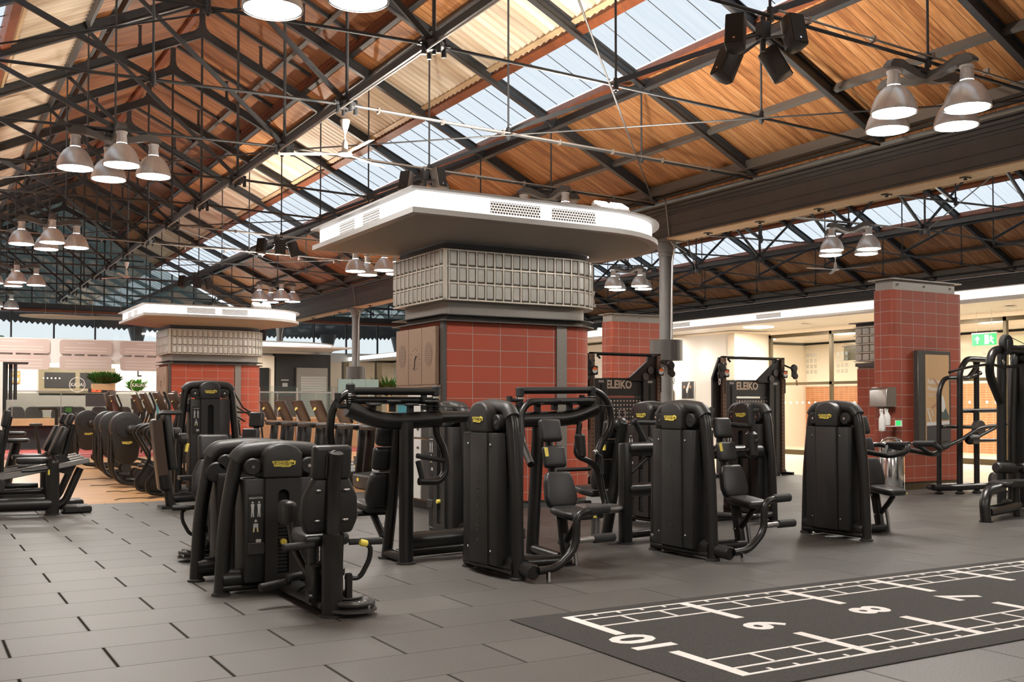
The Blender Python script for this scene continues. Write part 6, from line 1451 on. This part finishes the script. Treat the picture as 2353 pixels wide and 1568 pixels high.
def signboard(x0, x1, label):
    t = thing('slotted_board', label, 'board', ((x0 + x1) / 2, 38.63, 3.2), group='pink beige slotted boards')
    h2 = (x1 - x0) / 2
    for z, j in ((.27, 0), (-.28, 1)):
        r = .10; p = []
        for cx, cz, a0 in ((h2 - r, .245 - r, 0), (-h2 + r, .245 - r, PI / 2), (-h2 + r, -.245 + r, PI), (h2 - r, -.245 + r, 1.5 * PI)):
            for i in range(6): a = a0 + PI / 2 * i / 5; p.append((cx + r * math.cos(a), z + cz + r * math.sin(a)))
        b = B(); b.prism(p, .06, T(0, .03, 0) @ Matrix.Rotation(PI / 2, 4, 'X')); pn = b.obj('board_panel', 'pink_panel', t)
        b = B()
        for k, (dz, lw) in enumerate(((.08, .8), (-.04, .8), (-.14, .8)) if j else ((.15, .35), (-.02, .82), (-.13, .82))): b.box(((.5 - .2 * k) * 0, -.033, z + dz), (2 * h2 * lw, .008, .014))
        b.obj('slot_line', 'sign_plain', pn)
    for x in (-.5, 0, .5): b = B(); b.box((x * h2, 0, -.005), (.10, .05, .1)); b.obj('connector', 'pink_panel', t)
signboard(2.0, 4.2, 'leftmost pair of pink beige slotted boards above the cafe'); signboard(4.52, 6.20, 'middle pair of pink beige slotted boards above the cafe glass'); signboard(6.50, 8.2, 'pair of pink beige slotted boards disappearing behind the far kiosk')
for i, x in enumerate((3.2, 5.4, 7.6, 11.5)):
    litpanel(x, 40.6, 3.68, '%s added square light panel brightening the cafe' % ORD[i], 110)  # panels and their area lights are added to brighten the cafe
# menu screens
t = thing('menu_frame', 'wide beige frame holding two dark menu screens behind the glass', 'menu board', (5.6, 42.45, 2.35))
b = B(); b.box((0, 0, 0), (2.7, .1, 1.05)); b.obj('frame', 'khaki', t)
for x, wdt in ((-.62, 1.07), (.62, 1.08)): b = B(); b.box((x, -.06, .05), (wdt, .03, .58)); b.obj('screen', 'black_paint', t)
b = B()
for k in range(5): b.cyl((-1.2 + k * .14, -.08, .12), (-1.2 + k * .14, -.085, .12), .03, seg=10)
b.obj('white_dots', 'sign_plain', t)
t = thing('food_poster', 'orange food poster on the white wall at the left edge', 'poster', (3.44, 42.45, 2.5))
b = B(); b.box((0, 0, 0), (.36, .03, .46)); b.obj('print', 'orange_print', t)
b = B(); text(b, 'INSPIRED', .07, fr((0, -.02, .12), (1, 0, 0)), depth=.001, bold=.003); b.prism([(-.15, -.12), (.1, -.18), (.15, -.05), (-.05, .02)], .004, fr((0, -.02, 0), (1, 0, 0))); b.obj('print_lettering', 'pic_white', t)
b = B(); text(b, 'L', .35, fr((7.85, 42.47, 2.7), (1, 0, 0)), depth=.01, bold=.008); tag(b.obj('wall_letter', 'black_paint'), 'black letter L on the white cafe wall beside the far kiosk', 'sign')
# planter, potted plant, clock display
def leaves(b, c, n, rad, hgt, ln, wd_, up_=.6):
    for i in range(n):
        a = random.random() * 2 * PI; r0 = random.random() * rad; p = Vector(c) + Vector((r0 * math.cos(a) * (rad and 1), r0 * math.sin(a) * .3, 0))
        d = Vector((math.cos(a) * random.uniform(.3, 1), math.sin(a) * .6, up_ + random.random() * hgt)).normalized() * ln * random.uniform(.6, 1.1)
        s = d.cross(Vector((0, 0, 1))).normalized() * wd_; q = p + d * .55 + Vector((0, 0, .03)); e = p + d + Vector((0, 0, -.05))
        b.add([p, q - s, e, q + s], [(0, 1, 2, 3)])
t = thing('planter_box', 'long wooden planter with dense dark green foliage on a white pier', 'planter', (5.88, 38.0, 0))
b = B(); b.box((-.10, 0, 2.08), (.62, .3, .22), bev=.005, seg=1); b.box((.26, 0, 2.09), (.14, .3, .24), bev=.005, seg=1); b.obj('box', 'oak', t)
b = B(); leaves(b, (0, 0, 2.2), 620, .42, 2.4, .46, .05, .4); b.obj('foliage', 'leaf', t, weld=False)
wallbox('trim_planter_pier', (6.15, 38.25, 1.0), (.26, .2, 1.95), 'white_paint')
t = thing('potted_plant', 'bright green broad leaved plant behind the glass left of the far kiosk', 'plant', (7.1, 38.9, 0))
b = B(); b.lathe([(.16, 1.3), (.2, 1.7), (.18, 1.7)], seg=16); b.cyl((0, 0, 0), (0, 0, 1.3), .1, seg=8); b.obj('pot', 'charcoal', t)
b = B(); leaves(b, (0, 0, 1.95), 60, .2, 1.5, .50, .12, .6); b.obj('foliage', 'leaf_bright', t, weld=False); b = B(); b.cyl((0, 0, 1.7), (0, 0, 2.05), .03, seg=6); b.obj('stem', 'leaf', t)
t = thing('led_clock', 'digital clock with glowing red figures on a dark panel below the planter', 'clock', (5.6, 37.9, 1.95))
b = B(); b.box((0.05, 0, 0), (.62, .06, .14)); b.obj('case', 'charcoal', t)
b = B(); text(b, '05:20', .14, fr((0, -.035, 0), (1, 0, 0)), depth=.002, bold=.003); b.obj('digits', 'screen_red', t)
b = B(); b.box((5.68, 37.85, 1.62), (.85, .06, .42), rz=0); tag(b.obj('dark_notice_panel', 'chair'), 'dark grey rectangular panel hanging below the red clock', 'panel')
# cafe chairs and tables behind the glass
CO = iter(ORD)
def cchair(x, y):
    t = thing('cafe_chair', '%s dark moulded cafe chair along the frosted glass, counted from the white edge pier' % next(CO), 'chair', (x, y, 0), random.uniform(-.3, .3), group='cafe chairs behind the glass')
    b = B(); b.tube([(-.25, .2, .75), (-.28, .2, 1.18), (-.2, .22, 1.38), (.2, .22, 1.38), (.28, .2, 1.18), (.25, .2, .75)], .03, fil=.1, seg=6); b.prism([(-.26, .75), (.26, .75), (.27, 1.2), (.18, 1.38), (-.18, 1.38), (-.27, 1.2)], .03, T(0, .22, 0) @ Matrix.Rotation(PI / 2, 4, 'X')); b.obj('backrest', 'chair', t)
    b = B(); b.box((0, 0, .75), (.5, .48, .06), bev=.02, seg=1); b.obj('seat', 'chair', t)
    for sx in (-.2, .2):
        for sy in (-.2, .2): b = B(); b.cyl((sx, sy, 0), (sx * .9, sy * .9, .74), .018, seg=6); b.obj('leg', 'chair', t)
for x, y in ((3.3, 40), (3.9, 40.1), (4.7, 40.0), (5.3, 40.1), (6.1, 40), (6.9, 40.2)): cchair(x, y)
for x in (4.3, 6.5):
    t = thing('cafe_table', 'round cafe table behind the glass, %s' % ('under the menu frame' if x < 5 else 'beside the bright plant'), 'table', (x, 41.3, 0))
    b = B(); b.lathe([(.45, 1.0), (.45, 1.03)], seg=24); b.obj('table_top', 'oak', t)
    b = B(); b.cyl((0, 0, 0), (0, 0, 1.0), .04, seg=8); b.lathe([(.25, 0), (.25, .02)], seg=16); b.obj('pedestal', 'chair', t)
# hanging rafts and far lamp shades
for i, (x, y, z, rx) in enumerate(((4.75, 40.5, 4.62, 1.35), (6.4, 41.0, 4.68, 1.0))):
    b = B(); b.lathe([(rx, 0), (rx, .05)], mtx=T(x, y, z) @ Matrix.Diagonal((1, .6, 1, 1)), seg=40)
    for s in (-.5, .5): b.cyl((x + s, y, z + .05), (x + s, y, 6), .006, seg=5)
    tag(b.obj('ceiling_raft', 'tan_raft'), 'flat tan oval raft hung before the far windows, %s' % ('the wide left one' if i == 0 else 'the one tucked behind the kiosk canopy'), 'acoustic raft', 'tan oval rafts')
# white pier and hanging rollers at the left edge
t = thing('storage_frame', 'white edge pier with black tubes hanging from a small rack at the far left', 'rack', (1.3, 20, 0))
b = B(); b.box((-.1, 0, 1.1), (.44, .3, 2.2)); b.obj('pier', 'white_paint', t)
b = B(); b.box((.32, 0, 2.19), (.40, .3, .03)); b.box((.15, 0, 1.55), (.06, .2, 1.3)); b.obj('rack_arm', 'black_metal', t)
for k in range(3): b = B(); b.cyl((.18 + k * .07, -.05 * k, 1.55), (.18 + k * .07, -.05 * k, 2.17), .03, seg=10); b.obj('hanging_tube', 'rubber', t)

# ================================================================ FAR CENTRE: SECOND BLOCK, SHUTTER, BALUSTRADE
t = thing('bar_block', 'far block with rounded white canopy, black wall and grey roller shutter between the kiosks', 'kiosk', (10.5, 41.3, 0))
can = outline(0, 0, 0, 5.0, 3.2, 0); cin = outline(-.1, 0, 0, 5.0, 3.2, 0)
b = B(); b.wall(cin, 3.86, 4.02, closed=True); b.obj('lit_fascia', 'glow', t, weld=False)
b = B(); b.prism(can, .05, T(0, 0, 4.02)); b.prism(outline(0, 0, 0, 5.0, 3.2, 0), .07, T(0, 0, 3.79)); b.prism(outline(-.6, 0, 0, 5.0, 3.2, 0), .2, T(0, 0, 3.6)); b.obj('canopy', 'white_metal', t)
b = B(); b.box((3.9, 1.9, 1.8), (2.4, 2.2, 3.6)); b.obj('black_wall', 'black_paint', t)
b = B(); b.box((1.9, 1.6, 1.75), (1.5, 1.6, 3.5)); b.obj('cream_wall', 'cream_paint', t)
b = B(); b.box((2.1, .75, 1.5), (.6, .1, 3.0)); b.obj('black_door', 'hole', t)
b = B(); b.box((4.25, .74, 1.5), (1.35, .14, 3.05)); s_ = b.obj('shutter_frame', 'strip_steel', t)
b = B()
for k in range(24): b.box((4.3, .66, .2 + k * .105), (1.12, .03, .09))
b.obj('roller_shutter', 'shutter_grey', s_)
b = B(); text(b, 'STUDIO', .14, fr((3.15, .78, 2.55), (1, 0, 0)), depth=.003) if False else b.box((3.1, .78, 2.5), (.32, .01, .05)); b.box((3.1, .78, 2.3), (.22, .01, .16)); b.obj('small_sign', 'label_grey', t)
WN[0] += 1
b = B(); b.box((12.5, 34, 1.55), (8.5, .015, 1.1)); gp = struct(b.obj('window_%d' % WN[0], 'glass'))
b = B(); b.box((12.5, 33.97, 1.90), (8.5, .03, .03))
for k in range(7): b.box((8.8 + k * 1.3, 33.97, 1.0), (.05, .05, 2.1))
b.obj('balustrade_rail', 'conduit', gp)
wallbox('partition_wall', (12.5, 34.2, .5), (8.5, .2, 1.0), 'oak')
t = thing('grey_screens', 'grey green screens standing right of the distant iron column', 'screen', (12.1, 30.2, 0))
for x in (-.45, .0, .45): b = B(); b.box((x, 0, 2.03), (.44, .05, .46)); b.box((x, 0, .9), (.04, .04, 1.8)); b.obj('panel', 'blue_grey', t)
t = thing('palm_plant', 'tall palm with arching fronds beside the speaker panels of the big kiosk', 'plant', (13.9, 32, 0))
b = B(); b.cyl((0, 0, 0), (0, 0, 1.9), .1, .07, seg=8); b.obj('trunk', 'oak', t)
b = B(); leaves(b, (0, 0, 1.75), 130, .12, .9, .85, .05, .25); b.obj('fronds', 'leaf', t, weld=False)
t = thing('bushy_plant', 'low bushy plant at the foot of the palm', 'plant', (14.6, 31.8, 0))
b = B(); b.lathe([(.2, 0), (.28, 1.3)], seg=12); b.obj('pot', 'charcoal', t)
b = B(); leaves(b, (0, 0, 1.4), 120, .3, .6, .5, .04, .3); b.obj('foliage', 'leaf', t, weld=False)
for k, x in enumerate((15.5, 17.0, 18.6)): wallbox('trim_partition_post', (x, 44, 1.7), (.25, .25, 3.4), 'bronze')
wallbox('office_wall', (22, 48.5, 1.8), (13, .15, 3.6), 'cream_paint')
# grey barrel duct above the far block
b = B()
for k in range(6): b.cyl((12.0 + k * .12, 42, 4.35), (12.1 + k * .12, 42, 4.35), .28, seg=18)
tag(b.obj('ribbed_duct', 'chair'), 'dark ribbed round duct resting on the far block canopy', 'duct')
